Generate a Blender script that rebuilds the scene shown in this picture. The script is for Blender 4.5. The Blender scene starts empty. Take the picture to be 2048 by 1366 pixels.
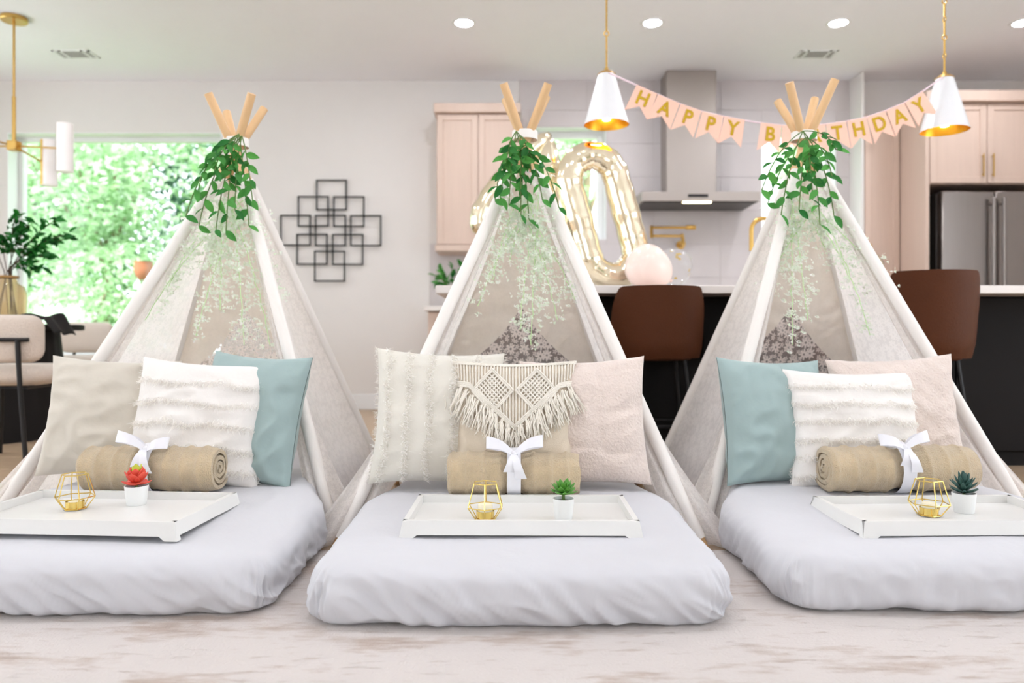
import bpy, bmesh, math, random
from math import sin, cos, pi, radians, sqrt, atan2, exp
from mathutils import Vector, Matrix, Euler, noise
random.seed(7)
sc = bpy.context.scene
col = sc.collection

# ---------------------------------------------------------------- camera, world, sun, exposure
F = 1500.0           # focal length in pixels of the 2048 px frame
CH = 0.68            # camera height
HZ = 670.0           # horizon row
cd = bpy.data.cameras.new('camera'); cam = bpy.data.objects.new('camera', cd); col.objects.link(cam)
cam.location = (0, 0, CH); cam.rotation_euler = (pi / 2, 0, 0)
cd.sensor_width = 36; cd.lens = 36 * F / 2048; cd.shift_y = -(683 - HZ) / 2048
cd.clip_start = .05; cd.clip_end = 200
cd.dof.use_dof = True; cd.dof.focus_distance = 2.15; cd.dof.aperture_fstop = 2.2
sc.camera = cam
w = bpy.data.worlds.new('sky'); sc.world = w; w.use_nodes = True
bg = w.node_tree.nodes['Background']; bg.inputs[0].default_value = (.86, .93, 1.0, 1); bg.inputs[1].default_value = 2.0
sl = bpy.data.lights.new('sun', 'SUN'); sl.energy = 3.6; sl.angle = radians(3); sl.color = (1, .96, .88)
sun = bpy.data.objects.new('sun', sl); col.objects.link(sun); sun.rotation_euler = (radians(32), radians(-18), 0)
sc.view_settings.view_transform = 'Standard'; sc.view_settings.look = 'None'
sc.view_settings.gamma = 1; sc.view_settings.use_curve_mapping = False
sc.view_settings.exposure = 1.16
sc.cycles.use_denoising = True
sc.cycles.max_bounces = 7; sc.cycles.diffuse_bounces = 4; sc.cycles.transparent_max_bounces = 12
sc.cycles.use_adaptive_sampling = True; sc.cycles.adaptive_threshold = .1; sc.cycles.adaptive_min_samples = 20
sc.cycles.caustics_reflective = False; sc.cycles.caustics_refractive = False
LAMP = 120.0          # emission of the recessed ceiling lamps, seen and added

# ---------------------------------------------------------------- helpers
def P(px, py, D):
    return Vector(((px - 1024) * D / F, D, CH - (py - HZ) * D / F))
def lin(c):
    r = []
    for v in c[:3]:
        v /= 255.0
        r.append(v / 12.92 if v <= .04045 else ((v + .055) / 1.055) ** 2.4)
    return (*r, 1)
NZ = lambda x, y, z=0: noise.noise(Vector((x, y, z)))

class NT:
    def __init__(s, name):
        s.m = bpy.data.materials.new(name); s.m.use_nodes = True
        s.t = s.m.node_tree; s.t.nodes.clear()
        s.out = s.n('ShaderNodeOutputMaterial')
    def n(s, typ, ins=None, **kw):
        x = s.t.nodes.new(typ)
        for k, v in kw.items(): setattr(x, k, v)
        for k, v in (ins or {}).items():
            i = x.inputs[k]
            if isinstance(v, bpy.types.NodeSocket): s.t.links.new(v, i)
            else: i.default_value = v
        return x
    def math(s, op, a, b=0.0, c=0.0, clamp=False):
        x = s.n('ShaderNodeMath', {0: a, 1: b, 2: c}, operation=op); x.use_clamp = clamp
        return x.outputs[0]
    def mixc(s, f, a, b):
        x = s.n('ShaderNodeMix', data_type='RGBA')
        for sock, v in ((x.inputs[0], f), (x.inputs[6], a), (x.inputs[7], b)):
            if isinstance(v, bpy.types.NodeSocket): s.t.links.new(v, sock)
            else: sock.default_value = v
        return x.outputs[2]
    def ramp(s, f, stops):
        x = s.n('ShaderNodeValToRGB', {0: f}); e = x.color_ramp.elements
        while len(e) < len(stops): e.new(.5)
        for el, (p, c) in zip(e, stops): el.position = p; el.color = c
        return x.outputs[0]
    def noise(s, vec, scale, detail=3, rough=.55):
        return s.n('ShaderNodeTexNoise', {'Vector': vec, 'Scale': scale, 'Detail': detail, 'Roughness': rough}).outputs[0]
    def done(s, shader):
        s.t.links.new(shader, s.out.inputs[0]); return s.m

def mat(name, c, rough=.6, metal=0, bump=0, bscale=60, var=.04, vscale=6, stretch=(1, 1, 1), sheen=0, emis=0, spec=.5, sss=0, island=0):
    t = NT(name); tc = t.n('ShaderNodeTexCoord').outputs['Object']
    mp = t.n('ShaderNodeMapping', {'Vector': tc, 'Scale': stretch}).outputs[0]
    a = lin(c); lo = tuple(v * (1 - var) for v in a[:3]) + (1,); hi = tuple(min(1, v * (1 + var)) for v in a[:3]) + (1,)
    cs = t.mixc(t.noise(mp, vscale), lo, hi)
    if island:
        g = t.n('ShaderNodeNewGeometry').outputs['Random Per Island']
        cs = t.n('ShaderNodeHueSaturation', {'Color': cs, 'Value': t.math('MULTIPLY_ADD', g, island, 1 - island / 2), 'Hue': t.math('MULTIPLY_ADD', g, .04, .48)}).outputs[0]
    p = t.n('ShaderNodeBsdfPrincipled', {'Base Color': cs, 'Roughness': rough, 'Metallic': metal, 'Specular IOR Level': spec})
    if sheen: p.inputs['Sheen Weight'].default_value = sheen
    if emis:
        p.inputs['Emission Color'].default_value = a; p.inputs['Emission Strength'].default_value = emis
    if bump:
        b = t.n('ShaderNodeBump', {'Strength': bump, 'Distance': .01, 'Height': t.noise(mp, bscale, 4)})
        t.t.links.new(b.outputs[0], p.inputs['Normal'])
    return t.done(p.outputs[0])

def leafmat(name, c, c2, transl=.45, rough=.5, var=.5):
    t = NT(name); g = t.n('ShaderNodeNewGeometry').outputs['Random Per Island']
    oi = t.n('ShaderNodeObjectInfo').outputs['Random']
    f = t.math('FRACT', t.math('ADD', g, oi))
    cs = t.mixc(f, lin(c), lin(c2))
    p = t.n('ShaderNodeBsdfPrincipled', {'Base Color': cs, 'Roughness': rough, 'Specular IOR Level': .3}).outputs[0]
    tr = t.n('ShaderNodeBsdfTranslucent', {'Color': cs}).outputs[0]
    return t.done(t.n('ShaderNodeMixShader', {0: transl, 1: p, 2: tr}).outputs[0])

def glassmat(name, tint=(255, 255, 255), refl=.9, rough=.02, veil=0.0):
    t = NT(name); fc = t.n('ShaderNodeLayerWeight', {'Blend': .5}).outputs['Facing']; fr = t.math('MULTIPLY_ADD', t.math('POWER', fc, 3.5), .8, .03)
    tr = t.n('ShaderNodeBsdfTransparent', {'Color': lin(tint)}).outputs[0]
    gl = t.n('ShaderNodeBsdfGlossy', {'Roughness': rough}).outputs[0]
    s = t.n('ShaderNodeMixShader', {0: t.math('MULTIPLY', fr, refl), 1: tr, 2: gl}).outputs[0]
    if veil:
        d = t.n('ShaderNodeBsdfPrincipled', {'Base Color': lin(tint), 'Roughness': .3}).outputs[0]
        s = t.n('ShaderNodeMixShader', {0: veil, 1: s, 2: d}).outputs[0]
    return t.done(s)

def lacemat(name, c, net, solid, scale=22.0, transl=.4):
    """lace: flower heads of a denser weave on an open net; opacity from a 2-D cell pattern in metres (UV)"""
    t = NT(name); uv = t.n('ShaderNodeTexCoord').outputs['UV']
    def flowers(sc_, petals, off, r0, r1):
        mp = t.n('ShaderNodeMapping', {'Vector': uv, 'Location': (off, off * 1.7, 0), 'Scale': (sc_, sc_, sc_)}).outputs[0]
        v = t.n('ShaderNodeTexVoronoi', {'Vector': mp, 'Scale': 1.0, 'Randomness': .75}, voronoi_dimensions='2D')
        d = t.n('ShaderNodeVectorMath', {0: mp, 1: v.outputs['Position']}, operation='SUBTRACT').outputs[0]
        xyz = t.n('ShaderNodeSeparateXYZ', {0: d})
        ang = t.math('ARCTAN2', xyz.outputs[1], xyz.outputs[0])
        pet = t.math('COSINE', t.math('MULTIPLY', ang, petals))
        rad = t.math('MULTIPLY_ADD', pet, r1, r0)
        inside = t.math('LESS_THAN', v.outputs['Distance'], rad)
        core = t.math('GREATER_THAN', v.outputs['Distance'], .09)
        return t.math('MULTIPLY', inside, core)
    f1 = flowers(scale, 8, 0, .34, .12); f2 = flowers(scale * 2.3, 5, 3.1, .3, .14)
    m = t.math('MAXIMUM', f1, f2)
    wob = t.noise(uv, 3.0)
    alpha = t.math('ADD', t.math('MULTIPLY_ADD', m, solid - net, net), t.math('MULTIPLY_ADD', wob, .12, -.06), clamp=True)
    cs = t.mixc(t.noise(uv, 9), tuple(v * .95 for v in lin(c)[:3]) + (1,), lin(c))
    bp = t.n('ShaderNodeBump', {'Strength': .25, 'Distance': .004, 'Height': m}).outputs[0]
    df = t.n('ShaderNodeBsdfDiffuse', {'Color': cs, 'Normal': bp}).outputs[0]
    tl = t.n('ShaderNodeBsdfTranslucent', {'Color': cs}).outputs[0]
    cl = t.n('ShaderNodeMixShader', {0: transl, 1: df, 2: tl}).outputs[0]
    tr = t.n('ShaderNodeBsdfTransparent').outputs[0]
    return t.done(t.n('ShaderNodeMixShader', {0: alpha, 1: tr, 2: cl}).outputs[0])

WM = {}
def tag(o, label=None, cat=None, group=None, kind=None):
    if label: o['label'] = label
    if cat: o['category'] = cat
    if group: o['group'] = group
    if kind: o['kind'] = kind
    return o
def thing(name, label=None, cat=None, loc=(0, 0, 0), rz=0, group=None, kind=None, rot=None):
    o = bpy.data.objects.new(name, None); col.objects.link(o); o.empty_display_size = .1
    o.location = loc; o.rotation_euler = rot or (0, 0, rz)
    WM[o.name] = Matrix.Translation(Vector(loc)) @ Euler(rot or (0, 0, rz)).to_matrix().to_4x4()
    return tag(o, label, cat, group, kind)

class MB:
    def __init__(s): s.v = []; s.f = []; s.uv = None
    def add(s, vs, fs, M=None):
        b = len(s.v)
        s.v += [tuple(M @ Vector(p)) if M else tuple(p) for p in vs]
        s.f += [tuple(i + b for i in f) for f in fs]; return s
    def box(s, x0, x1, y0, y1, z0, z1, b=0.0, M=None):
        cx, cy, cz = (x0 + x1) / 2, (y0 + y1) / 2, (z0 + z1) / 2
        hx, hy, hz = abs(x1 - x0) / 2, abs(y1 - y0) / 2, abs(z1 - z0) / 2
        if b <= 0:
            vs = [(cx + i * hx, cy + j * hy, cz + k * hz) for i in (-1, 1) for j in (-1, 1) for k in (-1, 1)]
            return s.add(vs, [(0, 1, 3, 2), (4, 6, 7, 5), (0, 4, 5, 1), (2, 3, 7, 6), (0, 2, 6, 4), (1, 5, 7, 3)], M)
        b = min(b, hx * .49, hy * .49, hz * .49); vs = []; I = {}
        for i in (-1, 1):
            for j in (-1, 1):
                for k in (-1, 1):
                    I[i, j, k] = len(vs)
                    vs += [(cx + i * hx, cy + j * (hy - b), cz + k * (hz - b)), (cx + i * (hx - b), cy + j * hy, cz + k * (hz - b)), (cx + i * (hx - b), cy + j * (hy - b), cz + k * hz)]
        fs = []
        for q in (-1, 1):
            fs.append([I[q, -1, -1], I[q, 1, -1], I[q, 1, 1], I[q, -1, 1]][::q])
            fs.append([I[-1, q, -1] + 1, I[-1, q, 1] + 1, I[1, q, 1] + 1, I[1, q, -1] + 1][::q])
            fs.append([I[-1, -1, q] + 2, I[1, -1, q] + 2, I[1, 1, q] + 2, I[-1, 1, q] + 2][::q])
        for a in (-1, 1):
            for c in (-1, 1):
                fs.append([I[a, c, -1], I[a, c, -1] + 1, I[a, c, 1] + 1, I[a, c, 1]])
                fs.append([I[a, -1, c], I[a, -1, c] + 2, I[a, 1, c] + 2, I[a, 1, c]])
                fs.append([I[-1, a, c] + 1, I[-1, a, c] + 2, I[1, a, c] + 2, I[1, a, c] + 1])
                for d in (-1, 1): fs.append([I[a, c, d], I[a, c, d] + 1, I[a, c, d] + 2])
        return s.add(vs, fs, M)
    def tube(s, pts, r, n=8, closed=False, caps=True, M=None, flat=1.0):
        pts = [Vector(p) for p in pts]; N = len(pts)
        rs = r if isinstance(r, (list, tuple)) else [r] * N
        T = []
        for i in range(N):
            a = pts[(i - 1) % N] if (closed or i > 0) else pts[i]
            c = pts[(i + 1) % N] if (closed or i < N - 1) else pts[i]
            d = c - a; T.append(d.normalized() if d.length > 1e-9 else Vector((0, 0, 1)))
        up = Vector((0, 0, 1)) if abs(T[0].z) < .9 else Vector((0, 1, 0))
        u = T[0].cross(up).normalized(); vs = []; fs = []
        for i in range(N):
            u = u - T[i] * u.dot(T[i])
            u = u.normalized() if u.length > 1e-6 else T[i].orthogonal().normalized()
            v = T[i].cross(u)
            for k in range(n):
                a = 2 * pi * k / n; vs.append(pts[i] + (u * cos(a) + v * sin(a) * flat) * rs[i])
        for i in range(N if closed else N - 1):
            j = (i + 1) % N
            for k in range(n):
                l = (k + 1) % n; fs.append((i * n + k, i * n + l, j * n + l, j * n + k))
        if caps and not closed:
            fs.append(tuple(range(n))[::-1]); fs.append(tuple((N - 1) * n + k for k in range(n)))
        return s.add(vs, fs, M)
    def lathe(s, prof, n=24, c=(0, 0, 0), M=None, cap0=True, cap1=True, ph=0):
        vs = []; fs = []; N = len(prof)
        for (r, z) in prof:
            for k in range(n):
                a = 2 * pi * k / n + ph; vs.append((c[0] + r * cos(a), c[1] + r * sin(a), c[2] + z))
        for i in range(N - 1):
            for k in range(n):
                l = (k + 1) % n; fs.append((i * n + k, i * n + l, (i + 1) * n + l, (i + 1) * n + k))
        if cap0: fs.append(tuple(range(n))[::-1])
        if cap1: fs.append(tuple((N - 1) * n + k for k in range(n)))
        return s.add(vs, fs, M)
    def grid(s, nu, nv, fn, M=None, uvfn=None):
        vs = []; fs = []; b = len(s.v)
        for j in range(nv + 1):
            for i in range(nu + 1): vs.append(fn(i / nu, j / nv))
        if uvfn:
            if s.uv is None: s.uv = {}
            for j in range(nv + 1):
                for i in range(nu + 1): s.uv[b + j * (nu + 1) + i] = uvfn(i / nu, j / nv)
        for j in range(nv):
            for i in range(nu):
                a = j * (nu + 1) + i; fs.append((a, a + 1, a + nu + 2, a + nu + 1))
        return s.add(vs, fs, M)
    def prism(s, poly, d0, d1, M=None):
        """2-D polygon (x, z) extruded along y from d0 to d1"""
        n = len(poly); vs = [(x, d0, z) for x, z in poly] + [(x, d1, z) for x, z in poly]
        fs = [tuple(range(n)), tuple(range(2 * n - 1, n - 1, -1))]
        for i in range(n): fs.append((i, i + n, (i + 1) % n + n, (i + 1) % n))
        return s.add(vs, fs, M)
    def mesh(s, name, m, smooth=40, inv=None):
        me = bpy.data.meshes.new(name)
        vs = [tuple(inv @ Vector(p)) for p in s.v] if inv else s.v
        me.from_pydata(vs, [], s.f); me.materials.append(m)
        if s.uv is not None:
            ul = me.uv_layers.new(name='UVMap')
            d = [0.0] * (2 * len(me.loops))
            for l in me.loops:
                q = s.uv.get(l.vertex_index, (0, 0)); d[2 * l.index] = q[0]; d[2 * l.index + 1] = q[1]
            ul.data.foreach_set('uv', d)
        bm = bmesh.new(); bm.from_mesh(me); bmesh.ops.recalc_face_normals(bm, faces=bm.faces); bm.to_mesh(me); bm.free()
        if smooth:
            me.shade_smooth(); me.set_sharp_from_angle(angle=radians(smooth))
        return me
    def build(s, name, m, parent=None, smooth=40, world=True, loc=None, **kw):
        inv = None
        if parent is not None and world and parent.name in WM: inv = WM[parent.name].inverted()
        if loc is not None: inv = Matrix.Translation(-Vector(loc))
        o = bpy.data.objects.new(name, s.mesh(name, m, smooth, inv)); col.objects.link(o)
        if loc is not None: o.location = loc
        if parent is not None:
            o.parent = parent
            if parent.name in WM: WM[o.name] = WM[parent.name]
        return tag(o, **kw) if kw else o
def link(name, me, parent=None, M=None):
    o = bpy.data.objects.new(name, me); col.objects.link(o); o.parent = parent
    if M is not None: o.matrix_basis = M
    return o
def copy_tree(o, parent=None):
    c = o.copy(); col.objects.link(c); c.parent = parent
    for ch in o.children: copy_tree(ch, c)
    return c
def arc(c, r, a0, a1, n, ax=(1, 0, 0), ay=(0, 0, 1)):
    ax = Vector(ax); ay = Vector(ay); c = Vector(c)
    return [c + ax * r * cos(a0 + (a1 - a0) * i / n) + ay * r * sin(a0 + (a1 - a0) * i / n) for i in range(n + 1)]
def bez(p0, p1, p2, n):
    p0, p1, p2 = Vector(p0), Vector(p1), Vector(p2)
    return [p0 * (1 - t) ** 2 + p1 * 2 * t * (1 - t) + p2 * t * t for t in [i / n for i in range(n + 1)]]

# ---------------------------------------------------------------- materials
WALL = mat('wall_paint', (231, 226, 222), .75, var=.015, bump=.03, bscale=200)
CEIL = mat('ceiling_paint', (247, 246, 249), .85, var=.01)
WHITE = mat('white_trim', (240, 240, 240), .45, var=.01)
GRAYT = mat('stone_tile', (210, 202, 201), .4, var=.07, vscale=3, bump=.04, bscale=25)
GROUT = mat('grout', (182, 174, 170), .8)
OAK = mat('pale_oak', (212, 188, 172), .5, var=.06, vscale=3, stretch=(14, 14, 1), bump=.03, bscale=20)
PLANK = mat('floor_oak', (184, 158, 130), .4, var=.18, vscale=2.5, stretch=(1, 16, 1), bump=.05, bscale=8)
BRASS = mat('brushed_brass', (206, 168, 96), .3, 1, var=.05)
GOLDW = mat('gold_wire', (228, 200, 118), .25, 1)
GOLDIN = mat('gold_leaf_lining', (232, 178, 60), .35, 1, var=.1, vscale=20)
STEEL = mat('stainless_steel', (146, 138, 134), .3, 1, var=.05, vscale=3, stretch=(30, 30, 1))
STEELD = mat('dark_steel', (70, 66, 64), .4, .6)
HOODM = mat('hood_steel', (172, 163, 156), .4, .7, var=.03)
BLACKM = mat('black_metal', (26, 24, 24), .5, .3)
BLACKI = mat('island_black', (24, 20, 19), .7, var=.1, vscale=4, spec=.2)
MARBLE = mat('white_quartz', (236, 228, 222), .25, var=.05, vscale=5)
LEATHER = mat('brown_leather', (82, 42, 17), .6, bump=.15, bscale=120, var=.08, spec=.25)
BOUCLE = mat('boucle', (232, 216, 202), .95, bump=.9, bscale=160, var=.06, vscale=80, sheen=.3)
SHEET = mat('white_sheet', (208, 207, 211), .8, var=.012, bump=.5, bscale=7, stretch=(1, 1, .5), sheen=.1)
TRAYM = mat('white_lacquer', (230, 228, 224), .35, var=.01)
POTM = mat('white_ceramic', (240, 240, 238), .4, var=.01)
SOIL = mat('soil', (70, 55, 42), .95, bump=.8, bscale=200)
CREAM = mat('cream_cotton', (224, 219, 208), .9, bump=.6, bscale=11, var=.03, sheen=.2)
FRILLM = mat('white_cotton', (236, 231, 226), .9, bump=.7, bscale=14, var=.03, sheen=.2)
FRINGE = leafmat('cotton_fringe', (255, 253, 249), (250, 245, 238), .4, .9)
BEIGE = mat('beige_velvet', (208, 200, 186), .85, bump=.7, bscale=8, var=.07, vscale=14, sheen=.4)
PLUSH = mat('blush_plush', (230, 214, 204), .95, bump=.6, bscale=120, var=.06, vscale=40, sheen=.4)
TEAL = mat('pale_teal_cotton', (158, 178, 176), .8, bump=.6, bscale=7, var=.02, sheen=.15)
ROPE = mat('cotton_rope', (246, 239, 226), .9, bump=.5, bscale=300, var=.05, vscale=50)
BLANK = mat('tan_plush', (224, 200, 162), .95, bump=.9, bscale=260, var=.22, vscale=22, sheen=.5)
RIBBON = mat('white_satin', (236, 235, 240), .3, var=.01, sheen=.2)
WOODP = mat('pine_pole', (224, 184, 136), .5, var=.08, vscale=6, stretch=(8, 8, 1))
SLEEVE = mat('white_muslin', (240, 234, 228), .85, bump=.1, bscale=200, var=.02)
LACE = lacemat('lace_open', (250, 240, 234), .32, .97, 17, .5)
LACED = lacemat('lace_dense', (252, 247, 243), .9, 1.0, 20, .55)
LINING = lacemat('muslin_lining', (252, 245, 235), .97, 1.0, 20, .6)
LEAFG = leafmat('garland_leaf', (34, 110, 46), (92, 168, 76), .3)
STEMG = mat('green_stem', (96, 124, 60), .6)
WIST = leafmat('pale_blossom', (255, 255, 251), (236, 248, 226), .5)
WISTS = mat('pale_stem', (206, 236, 180), .7)
VASEL = leafmat('vase_leaf', (10, 78, 26), (40, 128, 44), .2)
PINKF = mat('pink_card', (253, 204, 182), .7, var=.01)
GOLDF = mat('gold_foil', (198, 160, 18), .4, .3, var=.08, vscale=30)
CORD = mat('pink_ribbon', (240, 214, 222), .6)
FOIL = mat('champagne_foil', (252, 240, 212), .12, 1, var=.04, bump=.06, bscale=14)
PINKB = mat('pink_latex', (253, 228, 217), .22, var=.01, spec=.6)
CLEARB = glassmat('clear_latex', (250, 250, 250), 1.0, .03, .1)
GLASS = glassmat('window_glass', (250, 252, 251), .6)
AMBER = glassmat('amber_glass', (240, 224, 190), 1.0, .03, .18)
CANDLE = mat('wax', (246, 236, 206), .5)
LENS = mat('lamp_lens', (244, 247, 255), .5, emis=LAMP)
BULB = mat('warm_bulb', (255, 214, 150), .5, emis=5)
STRIPL = mat('hood_lamp', (255, 232, 170), .5, emis=6)
SHADE = mat('opal_shade', (244, 238, 236), .4, emis=.05)
PENDM = mat('pendant_white', (238, 238, 240), .25, var=.01)
TERRA = mat('terracotta', (176, 108, 78), .8)
BARK = mat('bark', (150, 130, 110), .9, bump=.5, bscale=30, var=.2)
TREE1 = leafmat('tree_leaf_light', (152, 192, 134), (226, 240, 220), .5)
TREE2 = leafmat('tree_leaf_mid', (90, 142, 90), (172, 206, 160), .5)
TREE3 = leafmat('tree_leaf_deep', (40, 84, 62), (106, 150, 120), .4)
WHITEFL = leafmat('white_bloom', (246, 250, 244), (232, 246, 228), .4)
LAWN = mat('lawn', (140, 176, 110), .95, bump=.5, bscale=20, var=.3, vscale=8)
SUCR = mat('succulent_red', (226, 84, 64), .5, var=.15, vscale=40)
SUCY = mat('succulent_yellow', (196, 196, 60), .5)
SUCG = mat('succulent_green', (92, 156, 58), .5, var=.15, vscale=40)
SUCB = mat('succulent_blue', (56, 92, 84), .5, var=.15, vscale=40)

def rugmat():
    t = NT('rug_pile'); tc = t.n('ShaderNodeTexCoord').outputs['Object']
    st = t.n('ShaderNodeMapping', {'Vector': tc, 'Scale': (1, 2.6, 1)}).outputs[0]
    big = t.noise(st, 2.2, 6, .62); sm = t.noise(t.n('ShaderNodeMapping', {'Vector': tc, 'Scale': (1, 5, 1)}).outputs[0], 11, 5, .65)
    fine = t.noise(tc, 160, 2)
    patch = t.ramp(t.math('ADD', t.math('MULTIPLY', big, .75), t.math('MULTIPLY', sm, .32)), [(.555, (0, 0, 0, 1)), (.66, (1, 1, 1, 1))])
    dash = t.ramp(sm, [(.60, (0, 0, 0, 1)), (.68, (1, 1, 1, 1))])
    c = t.mixc(t.math('MULTIPLY', patch, .7), lin((208, 199, 194)), lin((164, 138, 118)))
    c = t.mixc(t.math('MULTIPLY', dash, .55), c, lin((192, 176, 164)))
    c = t.mixc(t.math('MULTIPLY', fine, .18), c, lin((200, 188, 178)))
    h = t.math('ADD', t.math('MULTIPLY', dash, -1.2), t.math('MULTIPLY', fine, .8))
    b = t.n('ShaderNodeBump', {'Strength': .5, 'Distance': .006, 'Height': h}).outputs[0]
    p = t.n('ShaderNodeBsdfPrincipled', {'Base Color': c, 'Roughness': .95, 'Normal': b, 'Sheen Weight': .2})
    return t.done(p.outputs[0])
RUG = rugmat()

# ================================================================ SETTING
BW = 6.85; CZ = 3.0; XL = -5.3; XR = 5.0; YF = -4.4
def struct(name, mb, m, **kw):
    return tag(mb.build(name, m, **kw), kind='structure')
fl = MB(); fl.box(XL - .2, XR + .2, YF - .2, 1.9, -.15, 0); fl.box(XL - .2, XR + .2, 1.9, BW + .2, -.15, -.012)
floor = struct('floor', fl, PLANK)
rows = 26; ph = (BW - 1.9) / rows; pl = 2.06
pm = {}
for r in range(rows):
    off = random.uniform(0, pl); x = XL - off
    while x < XR:
        a, b = max(x, XL), min(x + pl, XR)
        if b - a > .12:
            key = round(b - a, 2)
            if key not in pm:
                pm[key] = MB().box(0, b - a - .003, 0, ph - .003, -.012, 0, .002).mesh('plank', PLANK, 0)
            o = link('plank', pm[key], floor, Matrix.Translation((a, 1.9 + r * ph, random.uniform(-.0006, .0004))))
        x += pl
struct('ceiling', MB().box(XL - .2, XR + .2, YF - .2, BW + .2, CZ, CZ + .25), CEIL)

def wall_rects(x0, x1, z0, z1, holes):
    xs = sorted({x0, x1, *[h[0] for h in holes], *[h[1] for h in holes]}); out = []
    for a, b in zip(xs, xs[1:]):
        hs = sorted([(h[2], h[3]) for h in holes if h[0] < b - 1e-6 and h[1] > a + 1e-6]); z = z0
        for h0, h1 in hs:
            if h0 > z: out.append((a, b, z, h0))
            z = max(z, h1)
        if z < z1: out.append((a, b, z, z1))
    return out
W1 = (-4.61, -2.65, .47, 2.53); W2 = (.16, .863, 1.55, 2.58); W3 = (2.274, 2.96, 1.55, 2.58)
m = MB()
for a, b, c, d in wall_rects(XL - .2, XR + .2, 0, CZ, [W1, W2, W3]): m.box(a, b, BW, BW + .22, c, d)
wb = struct('wall_back', m, WALL)
m = MB()                                                    # left wall: unseen tall windows let in daylight; far opening added for sidelight
for a, b, c, d in wall_rects(YF, BW, 0, CZ, [(-3.0, -.4, .3, 2.7), (.4, 3.2, .3, 2.7), (4.4, 5.8, .8, 2.6)]): m.box(XL - .2, XL, a, b, c, d)
struct('wall_left', m, WALL)
m = MB()  # right wall, its unseen windows added to brighten the kitchen side
for a, b, c, d in wall_rects(YF, BW, 0, CZ, [(-3.0, -.4, .3, 2.7), (.4, 3.2, .3, 2.7)]): m.box(XR, XR + .2, a, b, c, d)
struct('wall_right', m, WALL)
m = MB()  # wall behind the camera, its unseen window sized to light the beds from above
for a, b, c, d in wall_rects(XL - .2, XR + .2, 0, CZ, [(-2.0, 1.8, 1.3, 2.6)]): m.box(a, b, YF - .2, YF, c, d)
struct('wall_front', m, WALL)
# mullions of the unseen windows put in behind and beside the camera for daylight
m = MB()
for x in (-1.97, -.1, 1.77): m.box(x - .03, x + .03, YF - .12, YF - .05, 1.3, 2.6)
m.box(-2.0, 1.8, YF - .12, YF - .05, 1.3, 1.36); m.box(-2.0, 1.8, YF - .12, YF - .05, 2.54, 2.6)
o = struct('window_4', m, WHITE)
m = MB()
for y0, y1 in ((-3.0, -.4), (.4, 3.2)):
    for y in (y0 + .03, (y0 + y1) / 2, y1 - .03): m.box(XL - .14, XL - .07, y - .03, y + .03, .3, 2.7)
    m.box(XL - .14, XL - .07, y0, y1, .3, .36); m.box(XL - .14, XL - .07, y0, y1, 2.64, 2.7)
struct('window_5', m, WHITE)
m = MB()
for y0, y1 in ((-3.0, -.4), (.4, 3.2)):
    for y in (y0 + .03, (y0 + y1) / 2, y1 - .03): m.box(XR + .07, XR + .14, y - .03, y + .03, .3, 2.7)
    m.box(XR + .07, XR + .14, y0, y1, .3, .36); m.box(XR + .07, XR + .14, y0, y1, 2.64, 2.7)
struct('window_6', m, WHITE)
# tiles on the cooking wall: each its own piece
holes = [W2, W3]
m = MB(); m.box(-.75, 3.09, BW - .006, BW, .9, 1.5) ; m.box(.07, 3.09, BW - .006, BW, 1.5, 1.55); 
for a, b, c, d in wall_rects(.07, 3.09, 1.55, CZ, holes): m.box(a, b, BW - .006, BW, c, d)
m.build('grout_bed', GROUT, wb)
tw, th = .61, .305
i0 = -2
for i in range(-2, 6):
    for j in range(0, 7):
        a, b = .07 + i * tw, .07 + (i + 1) * tw; c, d = .9 + j * th, .9 + (j + 1) * th
        a, b = max(a, -.75), min(b, 3.09); d = min(d, CZ)
        if b - a < .03: continue
        if b <= .08 and c > 1.45: continue
        hs = [(max(h[0], a), min(h[1], b), max(h[2], c), min(h[3], d)) for h in holes if h[0] < b and h[1] > a and h[2] < d and h[3] > c]
        for (p, q, r_, s_) in wall_rects(a, b, c, d, hs):
            if q - p < .012 or s_ - r_ < .012: continue
            MB().box(p + .001, q - .001, BW - .012, BW - .004, r_ + .001, s_ - .001, .001).build('tile', GRAYT, wb, 0)
m = MB(); m.box(XL, -.74, BW - .016, BW, 0, .14, .004)
struct('baseboard_back', m, WHITE)

def window(n, W, mull=0, fw=.055, sill=True):
    x0, x1, z0, z1 = W
    e = thing('window_%d' % n, kind='structure', loc=((x0 + x1) / 2, BW + .2, z0))
    y0, y1 = BW + .14, BW + .21
    m = MB(); m.box(x0, x0 + fw, y0, y1, z0, z1, .004); m.box(x1 - fw, x1, y0, y1, z0, z1, .004)
    m.box(x0 + fw, x1 - fw, y0 + .002, y1, z0, z0 + fw); m.box(x0 + fw, x1 - fw, y0 + .002, y1, z1 - fw, z1)
    m.build('window_frame', WHITE, e)
    m = MB()                                                  # reveal lining
    m.box(x0, x0 + .01, BW - .001, y0 - .001, z0, z1); m.box(x1 - .01, x1, BW - .001, y0 - .001, z0, z1); m.box(x0 + .01, x1 - .01, BW - .001, y0 - .001, z1 - .01, z1); m.box(x0 + .01, x1 - .01, BW - .001, y0 - .001, z0, z0 + .01)
    m.build('reveal', WHITE, e)
    MB().box(x0, x1, BW + .17, BW + .176, z0 + .01, z1 - .01).build('pane', GLASS, e, 0)
    if sill: MB().box(x0 - .02, x1 + .02, BW - .03, y0, z0 - .03, z0 + .012, .005).build('window_sill', WHITE, e)
window(1, W1, fw=.05); window(2, W2, fw=.07, sill=False); window(3, W3, fw=.05, sill=False)

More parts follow.
